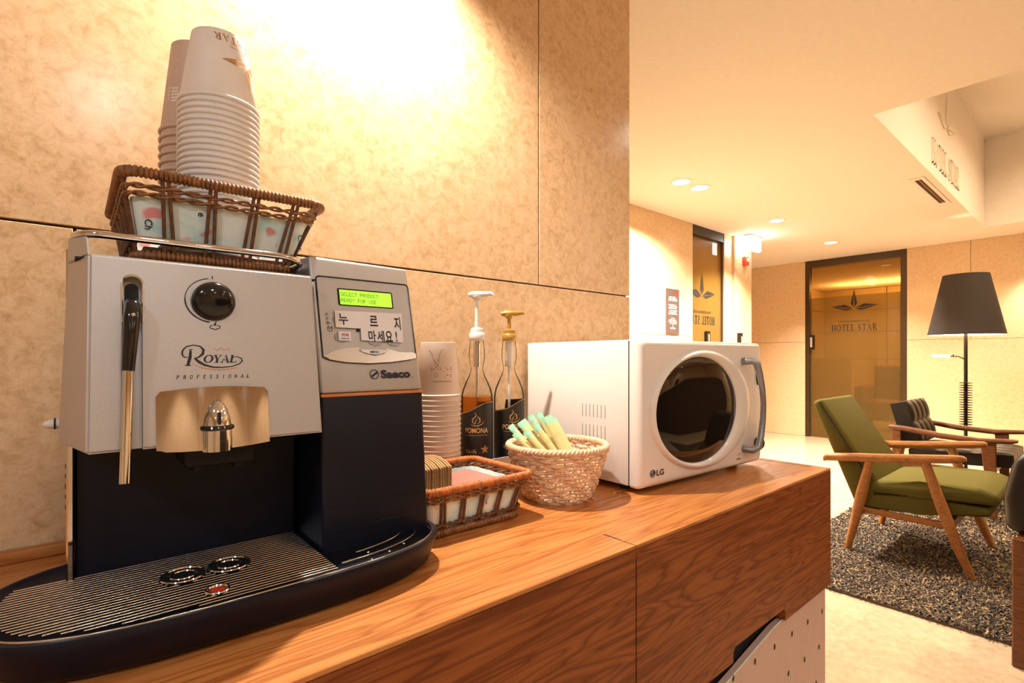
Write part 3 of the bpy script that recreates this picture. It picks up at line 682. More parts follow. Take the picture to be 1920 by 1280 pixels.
b.strip([(.2805, -.0242), (.2840, -.0225), (.2890, -.0192)], .0014, fctl, .0006); b.strip([(.2808, -.0258), (.2850, -.0232), (.2892, -.0205)], .0014, fctl, .0006)
b.flat(arc(.3375, -.0272, .0008, .0008, 0, 330, 11), fctl, .0006); b.build('brand_lettering', 'ink_blue', head, smooth=False)
# top plate, riser, rail
b = MB(); b.box(-.003, .2130, .672, .884, .0862, .1000, .001, 1); b.build('warming_plate', 'steel', mc)
b = MB(); b.hexa([(-.0048, .645, .0895), (.0092, .585, .0895), (.0110, .600, .0895), (-.001, .66, .0895)], [(-.0048, .645, .1125), (.0080, .595, .1080), (.0098, .606, .1080), (-.001, .66, .1125)], .0012, 1)
b.box(-.0048, -.0005, .65, .88, .09, .110, .001, 1); b.build('corner_riser', 'silver', mc)
b = MB(); rp = [(.0, .875, .114), (.0, .68, .114)]+[(.024-.024*math.cos(a), .642-.026*math.sin(a)+.0, .1145) for a in [PI/2*k/6 for k in range(7)]]+[(.180, .616, .1145)]+[(.182+.025*math.sin(a), .642-.026*math.cos(a), .1145-.004*math.sin(a)) for a in [PI/2*k/6 for k in range(1, 7)]]+[(.2075, .70, .1105), (.2075, .875, .1105)]
b.tube(rp, .0036, 10); b.tube([(.2068, .648, .110), (.2075, .668, .090)], .003, 8); b.tube([(.207, .87, .11), (.207, .87, .09)], .003, 8); b.tube([(.001, .87, .113), (.001, .87, .09)], .003, 8); b.tube([(.0008, .662, .1135), (.002, .675, .0925)], .003, 8)
b.build('cup_rail', 'chrome', mc, sharp=60)
b = MB(); b.box(.0, .213, .60, .668, .0880, .0895); b.build('front_ledge', 'rubber', mc, smooth=False)
# water inlet peg
b = MB(); pr = [(.0005, .0205), (.003, .0185), (.0052, .0135), (.0055, .012), (.0055, -.006)]; b.lathe(pr[::-1], (0, 0, 0), 20)
rm2 = Matrix.Translation((-.0062, .75, -.0735)) @ Matrix.Rotation(-PI/2, 4, 'Y'); b.v = [tuple(rm2 @ Vector(v)) for v in b.v]; pg = b.build('side_peg', 'white_matte', mc)
b = MB(); b.tube([(-.0165, .75+.0055*math.cos(a), -.0735+.0055*math.sin(a)) for a in [2*PI*k/20 for k in range(20)]], .0009, 6, True); b.build('rubber_ring', 'rubber', pg)
# drip tray
def tr_pt(a, s=1.0, dy=0):
    c_, s_ = math.cos(a), math.sin(a); n = 3.2 if s_ < 0 else 2.5; ry = .122 if s_ < 0 else .115
    k = (abs(c_)**n+abs(s_)**n)**(-1/n)
    return (.148+(.216-(1-s)*.12)*c_*k, .630+(ry-(1-s)*.12)*s_*k+dy)
NT = 96
def tr_ring(s, z): return [(*tr_pt(2*PI*k/NT, s), z) for k in range(NT)]
b = MB(); b.loft([tr_ring(.82, -.2597), tr_ring(.88, -.2580), tr_ring(.93, -.2520), tr_ring(.99, -.2285), tr_ring(1.0, -.2235), tr_ring(.992, -.2200), tr_ring(.965, -.2195), tr_ring(.950, -.2215), tr_ring(.94, -.2235)])
tray = b.build('drip_tray', 'navy', mc, sharp=60)
b = MB(); fr = [2*PI*k/200 for k in range(200)]
rim = [(*tr_pt(a, .955), -.2197) for a in fr if PI*1.02 < a < PI*1.985]; b.tube(rim, .0012, 6)
for s, a0, a1 in ((.80, 1.60, 1.93), (.66, 1.66, 1.885)): b.tube([(*tr_pt(a, s), -.2205) for a in fr if PI*a0 < a < PI*a1], .0011, 6)
def xl(y, s=.86):
    best = 9
    for k in range(400):
        p = tr_pt(PI*.5+PI*k/400, s)
        if abs(p[1]-y) < .0012: best = min(best, p[0])
    return best
y = .5245
while y < .669:
    a = xl(y)
    if a < 1: b.tube([(a, y, -.2205), (.2085 if y > .572 else .2085, y, -.2205)], .00075, 6)
    y += .0060
b.build('chrome_grate', 'steel', tray, sharp=60)
for x, y in ((.2978, .5471), (.2736, .5364), (.248, .5275), (.2537, .5492), (.2281, .5406), (.2036, .535), (.2199, .5211), (.1912, .521)): 
    b = MB(); b.ell((x, y, -.2225), (.0018, .0018, .0012), 10, 6); b.build('drain_stud', 'steel', tray)
for x, r in ((.0825, .0195), (.1235, .0195)):
    b = MB(); b.lathe([(r, -.0012), (r, .0022), (.001, .0022)], (x, .6025, -.2205), 28)
    b.mi = 1
    for q, tt in ((r, .0011), (r*.58, .001)): b.tube([(x+q*math.cos(a), .6025+q*math.sin(a), -.2182) for a in [2*PI*k/28 for k in range(28)]], tt, 6, True)
    b.build('cup_mark', ['gloss_black', 'chrome'], tray)
b = MB(); b.tube([(.1021+.0095*math.cos(a), .5455+.0095*math.sin(a), -.2188) for a in [2*PI*k/28 for k in range(28)]], .0016, 6, True); b.mi = 1; b.ell((.1021, .5455, -.2200), (.0078, .0078, .0024)); b.build('level_float', ['chrome', 'red'], tray)

# ================================================================== BASKETS
def rr_path(x0, x1, y0, y1, r, z, n=7): return [(u, v, z) for u, v in rrect(x0, x1, y0, y1, r, n)]
def wrapped(mb, path, r, pitch, closed=True, n=9):
    P = densify(path, pitch/4, closed); rad = [r*(1.0, 1.03, 1.0, .74)[i % 4] for i in range(len(P))]
    mb.tube(P, rad, n, closed)
def woven(mb, path, r, amp, per, phase, dz=0):
    P = densify(path, per/8); L = len(P); k = max(1, round(L/8)); out = []
    for i, p in enumerate(P):
        t = P[(i+1) % L]-P[i-1]; t.normalize(); nrm = Vector((t.y, -t.x, 0)); a = 2*PI*k*i/L+phase
        out.append(p+nrm*amp*math.cos(a)+Vector((0, 0, dz+amp*.8*math.sin(a))))
    mb.tube(out, r, 6, True)
def rect_basket(label, cat, rim, base, z0, z1, zl0, zl1, mat_rim, floor_z, liner_words):
    cx, cy = (base[0]+base[1])/2, (base[2]+base[3])/2
    t = thing('wicker_basket', label, cat, (cx, cy, z0))
    def at(f, inset=0): return tuple(base[i]+(rim[i]-base[i])*f+(inset if i % 2 == 0 else -inset) for i in range(4))
    H = z1-z0
    b = MB(); wrapped(b, rr_path(*rim, .016, z1-.0058), .0060, .0042); b.build('basket_rim', mat_rim, t, sharp=80)
    b = MB(); wrapped(b, rr_path(*at(.03), .016, z0+.0062), .0060, .0042); b.build('base_roll', 'wicker', t, sharp=80)
    b = MB()
    for f, dz in ((.80, 0), (.72, 0)):
        for ph in (0, PI): woven(b, rr_path(*at(f), .015, z0+H*f), .0016, .0022, .034, ph)
    b.build('woven_band', 'wicker', t, sharp=80)
    b = MB()
    for ph in (0, PI): woven(b, rr_path(*at(.24), .015, z0+H*.24), .0018, .0020, .022, ph)
    b.build('lower_band', 'wicker_dark', t, sharp=80)
    b = MB()
    lo = [Vector(p) for p in rr_path(*at(.10), .014, z0+.0115)]; hi = [Vector(p) for p in rr_path(*at(.97), .015, z1-.006)]
    def along(pts, f):
        L = [(pts[(i+1) % len(pts)]-pts[i]).length for i in range(len(pts))]; d = f*sum(L)
        for i, l in enumerate(L):
            if d <= l: return pts[i].lerp(pts[(i+1) % len(pts)], d/l)
            d -= l
        return pts[0]
    n = 19
    for k in range(n):
        for e, tl in ((-.006, .003), (.006, -.003)):
            b.tube([along(lo, ((k+.5)/n+e) % 1), along(hi, ((k+.5)/n+e+tl) % 1)], .0020, 6)
    b.build('stakes', 'wicker_dark', t, sharp=80)
    b = MB(); R0, R1 = at((zl0-z0)/H, .004), at((zl1-z0)/H, .004); R2, R3 = at((zl1-z0)/H, .0055), at((zl0-z0)/H, .0055)
    b.loft([rr_path(*R0, .012, zl0), rr_path(*R1, .013, zl1), rr_path(*R2, .012, zl1), rr_path(*R3, .011, zl0)], False, False, True, True)
    li = b.build('cloth_liner', 'cloth', t, sharp=50)
    b = MB(); b.box(base[0]+.006, base[1]-.006, base[2]+.006, base[3]-.006, floor_z-.004, floor_z); b.build('basket_floor', 'wicker_dark', t, smooth=False)
    def lf(u, v, n_):
        f = (v-zl0)/(zl1-zl0); y = R0[2]+(R1[2]-R0[2])*f; return (u, y-.0006-n_, v)
    for s, x, z, sc in liner_words:                      # reads downwards
        b = MB(); vs, fs = glyphs(s, .01, 0); b.add([lf(x+yy*sc, z-xx*sc, .0003) for xx, yy in vs], fs)
        b.build('cloth_print', 'ink_blue', li, smooth=False)
    return t
rect_basket('brown wicker basket with mint cloth lining holding cups on top of the coffee machine', 'basket', (.036, .240, .648, .885), (.050, .2040, .664, .870), .1003, .1955, .1235, .167, 'wicker', .1175,
            (('Char', .212, .152, .0095), ('e', .104, .160, .010), ('Ch', .056, .145, .0095)))
rect_basket('red-brown wicker basket with cloth lining on the counter holding sleeves and packets', 'basket', (.368, .568, .612, .778), (.380, .548, .626, .764), -.26, -.1845, -.250, -.202, 'wicker_red', -.2495,
            (('Cher', .478, -.212, .007),))

# ================================================================== PAPER CUPS
def cup_mesh(rr, rb, h, wall=.0005, lip=.0021):
    """paper cup upside down: mouth with rolled lip at z 0, base at z h"""
    b = MB(); pr = [(rr-lip-wall-.0006, .001)]
    pr += [(rr-lip+lip*math.cos(a), lip+lip*math.sin(a)) for a in [math.radians(-90+i*30) for i in range(8)]]
    ro = rr-lip-.0004; pr += [(ro, 2*lip+.0008), (rb, h), (rb-.0012, h+.0003), (rb-.002, h-.006), (.0006, h-.006)]
    b.lathe(pr, (0, 0, 0), 48, False)
    b.lathe([(rr-lip-wall-.0006, .001), (rb-wall-.001, h-.0065), (.0006, h-.0065)], (0, 0, 0), 48, False)
    return b
def cup_stack(x, y, z0, n, pitch, rr, rb, h, mats, labels, group, prints):
    first = None
    for i in range(n):
        k = n-1-i                                       # 0 = topmost
        if first is None:
            first = cup_mesh(rr, rb, h).build('paper_cup', mats, None, sharp=50); o = first
        else:
            o = first.copy(); COL.objects.link(o)
        o.location = (x, y, z0+pitch*i)
        tag(o, labels(k), 'paper cup', group)
    prints(o, (x, y, z0+pitch*(n-1)))
def slope(rr, rb, h): return lambda z: (rr-.0025)+(rb-rr+.0025)*max(0, min(1, (z-.005)/(h-.005)))
def star_print(o, at):
    rad = slope(.0450, .0300, .0864); zc = .053
    fn = cyl_fn(0, 0, zc, lambda z: rad(z), math.radians(-44), True)
    b = MB(); star_logo(b, fn, 0, -.001, .033, .0003); serif_text(b, 'HOTEL STAR', fn, -.037, .037, -.0275, -.0185, .0003); text(b, 'THE MASTERPIECE HOTEL', fn, -.022, .022, -.0155, -.0132, .0003)
    q = b.build('star_print', 'bronze_ink', None, smooth=False); q.parent = o
cup_stack(.136, .716, .118, 27, .0071, .0450, .0300, .0864, 'cup',
          lambda k: 'white paper cup with bronze star print, topmost of the front stack in the high basket' if k == 0 else 'white upturned paper cup, %s from the top of the front stack in the high basket' % ORD[k], 'cups of the front stack on the machine', star_print)
def white_print(o, at):
    rad = slope(.0455, .0310, .1193); fn = cyl_fn(0, 0, .06, lambda z: rad(z), math.radians(-142), True)
    b = MB()
    for v, a, c in ((-.032, -.022, .02), (-.016, -.02, .02)): b.strip([(a, v), (0, v+.001), (c, v)], .0009, fn, .0003)
    for k in range(5): b.flat(R_(-.006, .004, .006+.0042*k, .0085+.0042*k), fn, .0003)
    for k in range(4): b.flat(R_(-.010+.0015*k, -.008+.0015*k, .010+.003*k, .0125+.003*k), fn, .0003); b.flat(R_(.0075, .0095, .004+.005*k, .0075+.005*k), fn, .0003)
    q = b.build('white_print', 'white_ink', None, smooth=False); q.parent = o
cup_stack(.128, .8085, .118, 17, .01097, .0455, .0310, .1193, 'cup_beige',
          lambda k: 'beige paper cup with white print, topmost of the rear stack in the high basket' if k == 0 else 'beige upturned paper cup, %s from the top of the rear stack in the high basket' % ORD[k], 'cups of the rear stack on the machine', white_print)
def sketch_print(o, at):
    rad = slope(.0435, .0334, .1005); fn = cyl_fn(0, 0, .05, lambda z: rad(z), math.radians(-128), True)
    b = MB()
    for pts in ([(.013, -.036), (.009, -.030), (.004, -.018), (.001, -.008)], [(-.010, -.036), (-.006, -.028), (-.004, -.014), (-.003, -.004)], [(.009, -.030), (-.004, -.016)], [(.011, -.002), (.006, .001), (.001, -.005), (-.005, .000), (-.009, -.001)],
                arc(0, .010, .0032, .0036, 0, 320, 12), [(.010, -.006), (.009, .003)], [(-.009, .002), (-.007, -.006)], [(.004, -.018), (-.003, -.008), (.006, .000)], [(-.010, -.036), (-.014, -.037)], [(.013, -.036), (.015, -.033)]):
        b.strip(pts, .0007, fn, .0003)
    for v, a, c in ((-.004, -.030, -.017), (-.0005, -.030, -.019), (.003, -.032, -.013), (.010, -.030, -.019), (.0135, -.030, -.015)): b.flat(R_(a, c, v-.0007, v+.0007), fn, .0003)
    xs = [-.030+.0009*i for i in range(40)]; b.strip([(x, .0215+.0016*math.sin(i*1.9)+.0006*math.sin(i*.7)) for i, x in enumerate(xs)], .0008, fn, .0003)
    q = b.build('ink_sketch', 'brown_ink', None, smooth=False); q.parent = o
cup_stack(.526, .832, -.26, 21, .00928, .0435, .0334, .1005, 'cup_rose',
          lambda k: 'cream paper cup with brown ink sketch, topmost of the stack beside the syrup bottles' if k == 0 else 'cream upturned paper cup, %s from the top of the stack beside the syrup bottles' % ORD[k], 'cups of the stack on the counter', sketch_print)

# ================================================================== LOWER BASKET CONTENT
first = None
for i in range(11):
    b = MB(); pr = [(.648, -.249), (.646, -.166), (.660, -.160), (.680, -.156), (.700, -.156), (.722, -.160), (.740, -.167), (.742, -.249)]
    if first is None:
        b.prism(pr, lambda u, v, n: (n, u-.695, v+.2495), -.0015, .0015)
        b.tube([(0, .0-.0495, .002), (0, -.0495, .082)], .0013, 6)
        first = o = b.build('cup_sleeve', 'card', None)
    else: o = first.copy(); COL.objects.link(o)
    o.location = (.3865+.0046*i, .697+.0008*(i % 3), -.2495)
    tag(o, 'brown card cup sleeve standing upright, %s from the right in the low basket' % (['first']+ORD[1:])[10-i], 'cup sleeve', 'brown sleeves in the low basket')
first = None
for i in range(15):
    if first is None:
        b = MB(); b.box(-.0023, .0023, -.058, .058, 0, .047, .0008, 1); b.mi = 1; b.box(-.0007, .0007, -.057, .057, .0468, .0475); first = o = b.build('sugar_packet', ['stick_pink', 'stick_red'])
    else: o = first.copy(); COL.objects.link(o)
    o.location = (.4395+.0070*i, .695+.002*math.sin(i*2.1), -.2495)
    tag(o, 'pink paper packet standing on edge, %s from the right in the low basket' % (['first']+ORD[1:])[14-i], 'paper packet', 'pink packets in the low basket')

# ================================================================== ROUND BASKET
RB = (.685, .672)
t = thing('round_basket', 'pale round willow basket of yellow sachets on the counter before the microwave', 'basket', (*RB, -.26))
def rbr(f): return .060+.030*f**.8
b = MB(); rows = 12; ns = 17
for k in range(rows):
    f = k/(rows-1); z = -.2545+.083*f; r = rbr(f); P = []
    for j in range(136):
        a = 2*PI*j/136; w_ = math.cos(ns*a+k*PI); P.append((RB[0]+(r+.0024*w_)*math.cos(a), RB[1]+(r+.0024*w_)*math.sin(a), z+.0012*math.sin(ns*a*.5+k)))
    b.tube(P, .0034, 6, True)
b.build('woven_side', 'willow', t, sharp=80)
b = MB()
for j in range(2*ns):
    a = 2*PI*(j+.0)/(2*ns); b.tube([(RB[0]+rbr(f)*math.cos(a), RB[1]+rbr(f)*math.sin(a), -.2575+.088*f) for f in (0, .33, .66, 1)], .0018, 5)
b.build('stakes', 'willow', t, sharp=80)
b = MB()
for q in range(3):
    P = []
    for j in range(220):
        a = 2*PI*j/220; th = 26*a+q*2*PI/3; P.append((RB[0]+(.0905+.0036*math.cos(th))*math.cos(a), RB[1]+(.0905+.0036*math.cos(th))*math.sin(a), -.1645+.0036*math.sin(th)))
    b.tube(P, .0034, 6, True)
b.build('twisted_rim', 'willow', t, sharp=80)
b = MB(); b.lathe([(.061, -.2598), (.061, -.2555), (.001, -.2550)], (*RB, 0), 32); b.build('basket_base', 'willow', t)
RT = Vector((.76, -.649, 0)); FW = Vector((.649, .76, 0)); C0 = Vector((*RB, 0))
fan = [(-.088, .010, -.130, -.030), (-.080, -.006, -.142, -.022), (-.070, .016, -.124, -.016), (-.060, -.010, -.138, -.006), (-.050, .020, -.112, -.004), (-.042, .002, -.126, .006), (-.034, .024, -.108, .008), (-.024, .006, -.114, .016), (-.016, .020, -.112, .022), (-.064, .030, -.122, -.012), (-.006, .026, -.118, .028)]
words = 'leftmost second third fourth fifth sixth seventh eighth ninth tenth rightmost'.split()
order = sorted(range(11), key=lambda i: fan[i][0])
first = None
for i, (l0, f0, z1, l1) in enumerate(fan):
    top = C0+RT*l0+FW*f0+Vector((0, 0, z1)); dirv = (C0+RT*(l1+.018)+FW*(f0*.6-.020)+Vector((0, 0, -.215)))-top; dirv.normalize()
    if first is None:
        b = MB(); b.loft([[(x*wd, yy*th, z) for x, yy in ((-1, 0), (-.6, .8), (0, 1), (.6, .8), (1, 0), (.6, -.8), (0, -1), (-.6, -.8))] for z, wd, th in ((0, .0065, .0004), (-.004, .0065, .0005), (-.009, .0062, .0018), (-.015, .0060, .0024))], True, False)
        b.mi = 1; b.loft([[(x*wd, yy*th, z) for x, yy in ((-1, 0), (-.6, .8), (0, 1), (.6, .8), (1, 0), (.6, -.8), (0, -1), (-.6, -.8))] for z, wd, th in ((-.015, .0060, .0024), (-.070, .0060, .0026), (-.085, .0062, .0020), (-.092, .0065, .0005))], False, True)
        first = o = b.build('sachet', ['packet_g', 'packet_y'], None, sharp=60)
    else: o = first.copy(); COL.objects.link(o)
    zx = -dirv; face = (-FW+Vector((0, 0, .6))); xx = face.cross(zx).normalized(); yy = zx.cross(xx)
    o.matrix_world = Matrix.Translation(top) @ Matrix((xx, yy, zx)).transposed().to_4x4()
    pos = order.index(i); tag(o, 'yellow sachet with green end, %s in the round willow basket' % (words[pos] if pos in (0, 10) else words[pos]+' from the left'), 'sachet', 'sachets in the round basket')

# ================================================================== SYRUP BOTTLES
t = thing('white_tray', 'shallow white tray under the two syrup bottles by the wall', 'tray', (.67, .842, -.26))
b = MB(); b.loft([[(u, v, z) for u, v in rrect(x0, x1, y0, y1, .008, 3)] for x0, x1, y0, y1, z in ((.582, .765, .803, .885, -.2597), (.578, .769, .799, .889, -.2040), (.5805, .7665, .8015, .8865, -.2040), (.5845, .7625, .8055, .8825, -.2570))]); b.build('tray_body', 'white', t, sharp=40)
def bottle(x, y, label, mat_p, kind, phi, fill):
    t = thing('syrup_bottle', label, 'syrup bottle', (x, y, -.2565))
    z0 = -.2565; g = [(.0295, 0), (.0325, .004), (.0328, .010), (.0328, .165), (.0322, .176), (.0295, .188), (.0235, .203), (.0170, .216), (.0130, .226), (.0125, .234), (.0150, .246), (.0166, .258), (.0160, .270), (.0143, .282), (.0140, .293)]
    b = MB(); b.lathe(g, (x, y, z0), 40, False); b.lathe([(.0295, 0), (.001, .003)], (x, y, z0), 40, False); b.build('glass_body', 'glass', t, sharp=60)
    q = [(max(.001, r-.0012), z) for r, z in g if z < fill]; q[0] = (.028, .002)
    b = MB(); b.lathe([(.001, .002)]+q+[(q[-1][0], fill), (.001, fill)], (x, y, z0), 40, False); b.build('syrup', 'syrup', t, sharp=50)
    b = MB(); n = 64; lo = []; hi = []
    for k in range(n):
        a = phi-PI+2*PI*k/n; u = (k/n-.5)*2*PI*.0331; top = .1575+.012*math.tanh(u/.02)+.004*math.cos(u/.0331) - .012
        lo.append((x+.0331*math.cos(a), y+.0331*math.sin(a), z0+.012)); hi.append((x+.0331*math.cos(a), y+.0331*math.sin(a), z0+top+.008))
    b.loft([lo, hi], False, False); lb = b.build('paper_label', 'label_black', t, recalc=True)
    fn = cyl_fn(x, y, z0, .0331, phi); b = MB()
    b.strip([((k/40-.5)*.20, .1575+.012*math.tanh((k/40-.5)*.20/.02)+.004*math.cos((k/40-.5)*.20/.0331)-.012+.0065) for k in range(41)], .0009, fn, .0004)
    text(b, 'POMONA', fn, -.0245, .0235, .1045, .1150, .0004, bold=.02); text(b, 'Sweet People, Sweet Moments', fn, -.0225, .0225, .0985, .1015, .0004)
    b.strip([(-.012, .1215), (-.006, .1192), (.002, .1188), (.009, .1215), (.015, .1275)], [.0004, .0014, .0018, .0014, .0004], fn, .0004)
    b.strip([(-.004, .122), (-.0085, .126), (-.0085, .132), (-.003, .137), (-.001, .142), (-.0035, .1445), (-.006, .143)], [.0004, .0016, .002, .0018, .0012, .0009, .0004], fn, .0004)
    b.strip([(.001, .1225), (.0065, .1275), (.0055, .134), (.000, .1385)], [.0004, .002, .002, .0004], fn, .0004); b.strip([(-.0035, .1235), (-.002, .129), (.0015, .134)], [.0018, .0014, .0004], fn, .0004)
    text(b, 'Vanilla', fn, -.0225, -.0010, .0645, .0725, .0004, shear=.3)
    for k in range(5):
        a = math.radians(90+72*k); b.flat([(.0165, .072), (.0165+.0045*math.cos(a+.5), .072+.0045*math.sin(a+.5)), (.0165+.0095*math.cos(a), .072+.0095*math.sin(a)), (.0165+.0045*math.cos(a-.5), .072+.0045*math.sin(a-.5))], fn, .0004)
    b.flat(arc(.0165, .050, .0055, .0055, 0, 340, 17), fn, .0004); b.build('gold_print', 'label_gold', lb, smooth=False)
    zc = z0+.290; b = MB()
    b.lathe([(.0150, 0), (.0160, .002), (.0160, .0125), (.0148, .0145), (.0135, .0150), (.0130, .0225), (.0070, .0255), (.004, .0262)], (x, y, zc), 32); b.build('screw_collar', mat_p, t, sharp=40)
    b = MB(); b.tube([(x, y, zc-.002), (x, y, z0+.012)], .0028, 10); b.tube([(x, y, zc-.002), (x, y, zc-.055)], .0085 if kind else .007, 14); b.build('dip_tube', 'white_matte' if kind else 'chrome', t, sharp=60)
    s = zc+.022; h = .074 if kind == 0 else .040; d = RT
    b = MB(); b.tube([(x, y, s), (x, y, s+h*.35), (x, y, s+h-.010)], [.0052, .0042, .0040], 14); b.build('plunger', 'white_matte' if kind == 0 else 'gold', t)
    b = MB(); zz = s+h-.004; c = Vector((x, y, zz))
    b.lathe([(.006, -.010), (.0095, -.007), (.0095, -.002)], (x, y, zz), 20)
    pts = [c-d*.0175, c-d*.008, c+d*.006, c+d*.017, c+d*.029, c+d*.033-Vector((0, 0, .002))]
    b.tube([p+Vector((0, 0, (.000, .001, .001, .0015, .003, .001)[i])) for i, p in enumerate(pts)], [.0040, .0066, .0070, .0056, .0040, .0030], 12)
    b.build('pump_head', mat_p, t, sharp=60)
bottle(.6250, .842, 'syrup bottle with tall white pump and black label, half full of amber syrup', 'white_matte', 0, math.radians(-127), .176)
bottle(.7110, .842, 'syrup bottle with gold pump and black label, next to the microwave', 'gold', 1, math.radians(-112), .13)

# ================================================================== MICROWAVE (own coordinates: x along the face, y into the depth)
t = thing('microwave', 'white microwave oven with round dark window at the end of the counter', 'microwave', (.802, .598, -.26), math.radians(-3.1))
b = MB(); b.box(.0, .45, .0, .305, .012, .292, .004, 2); b.mi = 1
for x in (-.0003,):
    for j in range(7):
        for z, h in ((.136, .026), (.094, .026)): b.box(-.0003, .001, .058+.0105*j, .0592+.0105*j, z, z+h)
bd = b.build('oven_case', ['white', 'grey_ink'], t)
b = MB()
for x in (.03, .42):
    for y in (.03, .27): b.lathe([(.012, 0), (.013, .012)], (x, y, 0), 16)
b.build('rubber_feet', 'rubber', t)
fc = MB()
def face_ring(x0, x1, z0, z1, y, r=.006): return [(u, y, v) for u, v in rrect(x0, x1, z0, z1, r, 4)]
fc.loft([face_ring(.001, .449, .011, .291, -.0018), face_ring(.0, .45, .010, .292, -.0028), face_ring(.0, .45, .010, .292, -.018), face_ring(.0015, .4485, .012, .2905, -.0245, .008), face_ring(.006, .444, .017, .286, -.0295, .010), face_ring(.011, .440, .022, .281, -.0308, .012)], True, True)
fco = fc.build('front_frame', 'white', t, sharp=50)
b = MB(); b.box(.0015, .4485, -.002, .001, .014, .2895); b.build('case_seam', 'dark_gap', t, smooth=False)
def el(cx, cz, rx, rz, y, n=64): return [(cx+rx*math.cos(2*PI*k/n), y, cz+rz*math.sin(2*PI*k/n)) for k in range(n)]
b = MB(); b.loft([el(.206, .150, .186, .124, -.0290), el(.205, .150, .184, .1225, -.0335), el(.202, .150, .179, .120, -.0375), el(.196, .150, .168, .117, -.0400), el(.189, .150, .156, .113, -.0395), el(.185, .150, .148, .1095, -.0365), el(.184, .150, .1445, .1085, -.0325)], False, False)
door = b.build('oven_door', 'white', t, sharp=60)
b = MB(); b.loft([el(.184, .150, .1450, .109, -.0330), el(.184, .150, .135, .102, -.0355), el(.184, .150, .10, .078, -.0385), el(.184, .150, .05, .04, -.0402), el(.184, .150, .003, .003, -.0407)], True, True); b.build('dark_window', 'oven_glass', door, sharp=70)
b = MB(); hp = [(.362, -.030, .249), (.366, -.050, .250), (.374, -.057, .246), (.386, -.058, .220), (.398, -.058, .185), (.403, -.058, .150), (.400, -.058, .115), (.392, -.058, .080), (.380, -.057, .053), (.370, -.050, .048), (.364, -.030, .049)]
b.tube(hp, [.0085, .0085, .0085, .0072, .0065, .0062, .0065, .0070, .0080, .0085, .0085], 12); b.build('arc_handle', 'grey_ink', door, sharp=70)
b = MB(); b.lathe([(.013, 0), (.014, .004), (.013, .012), (.010, .0145), (.001, .015)], (0, 0, 0), 24); mt = Matrix.Translation((.426, -.030, .056)) @ Matrix.Rotation(PI/2, 4, 'X'); b.v = [tuple(mt @ Vector(v)) for v in b.v]; b.build('timer_knob', 'ink_blue', t)
b = MB(); b.loft([el(.430, .222, .009, .030, -.0300, 24), el(.430, .222, .008, .029, -.0335, 24)]); b.build('display_oval', 'gloss_black', t)
mf = lambda u, v, n: (u, -.0309-n, v)
b = MB(); b.flat(arc(.0335, .0375, .0085, .0075, 0, 345, 23), mf); text(b, 'LG', mf, .0450, .0680, .0315, .0430, .0004, bold=.03)
for k in range(3): b.flat(R_(.335+.006*k, .339+.006*k, .0265, .030), mf)
b.strip(arc(.345, .036, .004, .004, 30, 200, 8), .0012, mf); b.build('maker_mark', 'ink', t, smooth=False)
b = MB(); b.strip([(.0335, .0425), (.0335, .0345), (.0365, .0345)], .0011, mf, .0007); b.strip(arc(.0335, .0375, .0062, .0055, 0, -290, 16), .0009, mf, .0007); b.flat(arc(.0308, .0398, .0009, .0009, 0, 330, 8), mf, .0007); b.build('face_mark', 'white', t, smooth=False)

# ================================================================== LOUNGE CORNER
def rprism_x(mb, prof, x0, x1, r=.02):           # rounded slab: profile in (y, z), extruded along x with softened edges
    bm = bmesh.new(); vs = [[bm.verts.new((x, y, z)) for y, z in prof] for x in (x0, x1)]
    n = len(prof); bm.faces.new(vs[0][::-1]); bm.faces.new(vs[1])
    for i in range(n): bm.faces.new([vs[0][i], vs[0][(i+1) % n], vs[1][(i+1) % n], vs[1][i]])
    bmesh.ops.bevel(bm, geom=bm.edges[:], offset=r, segments=3, profile=.5, affect='EDGES'); return mb.from_bm(bm)
t = thing('lounge_chair', 'olive green wool lounge chair with slim oak arms on the shaggy rug', 'chair', (3.47, .67, -EYE))
b = MB(); rprism_x(b, [(.335, -.690), (.325, -.640), (.40, -.612), (.62, -.622), (.83, -.655), (.84, -.725), (.62, -.705)], 3.20, 3.745, .022); b.build('seat_cushion', 'green', t)
b = MB(); rprism_x(b, [(.36, -.745), (.355, -.705), (.62, -.700), (.87, -.735), (.90, -.815), (.62, -.79)], 3.21, 3.735, .018); b.build('seat_base', 'green', t)
b = MB(); rprism_x(b, [(1.115, -.262), (1.065, -.235), (.795, -.655), (.83, -.80), (.90, -.80)], 3.205, 3.74, .02); bk = b.build('backrest', 'green', t)
b = MB(); b.tube([(3.203, 1.075, -.258), (3.203, .835, -.655)], .004, 6); b.build('piping', 'leather', bk)
for x in (3.165, 3.785):
    b = MB(); pts = [(1.035, -.562, .022, .016), (1.02, -.553, .026, .019), (.90, -.538, .024, .020), (.75, -.522, .023, .020), (.60, -.503, .026, .020), (.50, -.489, .027, .018), (.455, -.483, .022, .015), (.440, -.482, .010, .008)]
    b.loft([[(x+wd*c_, y, z+h*s_) for c_, s_ in ((1, -.35), (1, .35), (.7, 1), (-.7, 1), (-1, .35), (-1, -.35), (-.7, -1), (.7, -1))] for y, z, wd, h in pts]); b.build('armrest', 'teak', t, sharp=50)
    s = 1 if x > 3.4 else -1
    b = MB(); b.tube([(x, .595, -.510), (x, .53, -.72), (x+s*.0, .470, -.90), (x, .418, -1.036)], [.020, .026, .022, .015], 12); b.build('leg', 'teak', t)
    b = MB(); b.tube([(x, .820, -.535), (x, .86, -.73), (x, .89, -.88), (x, .924, -1.036)], [.018, .026, .022, .015], 12); b.build('leg', 'teak', t)
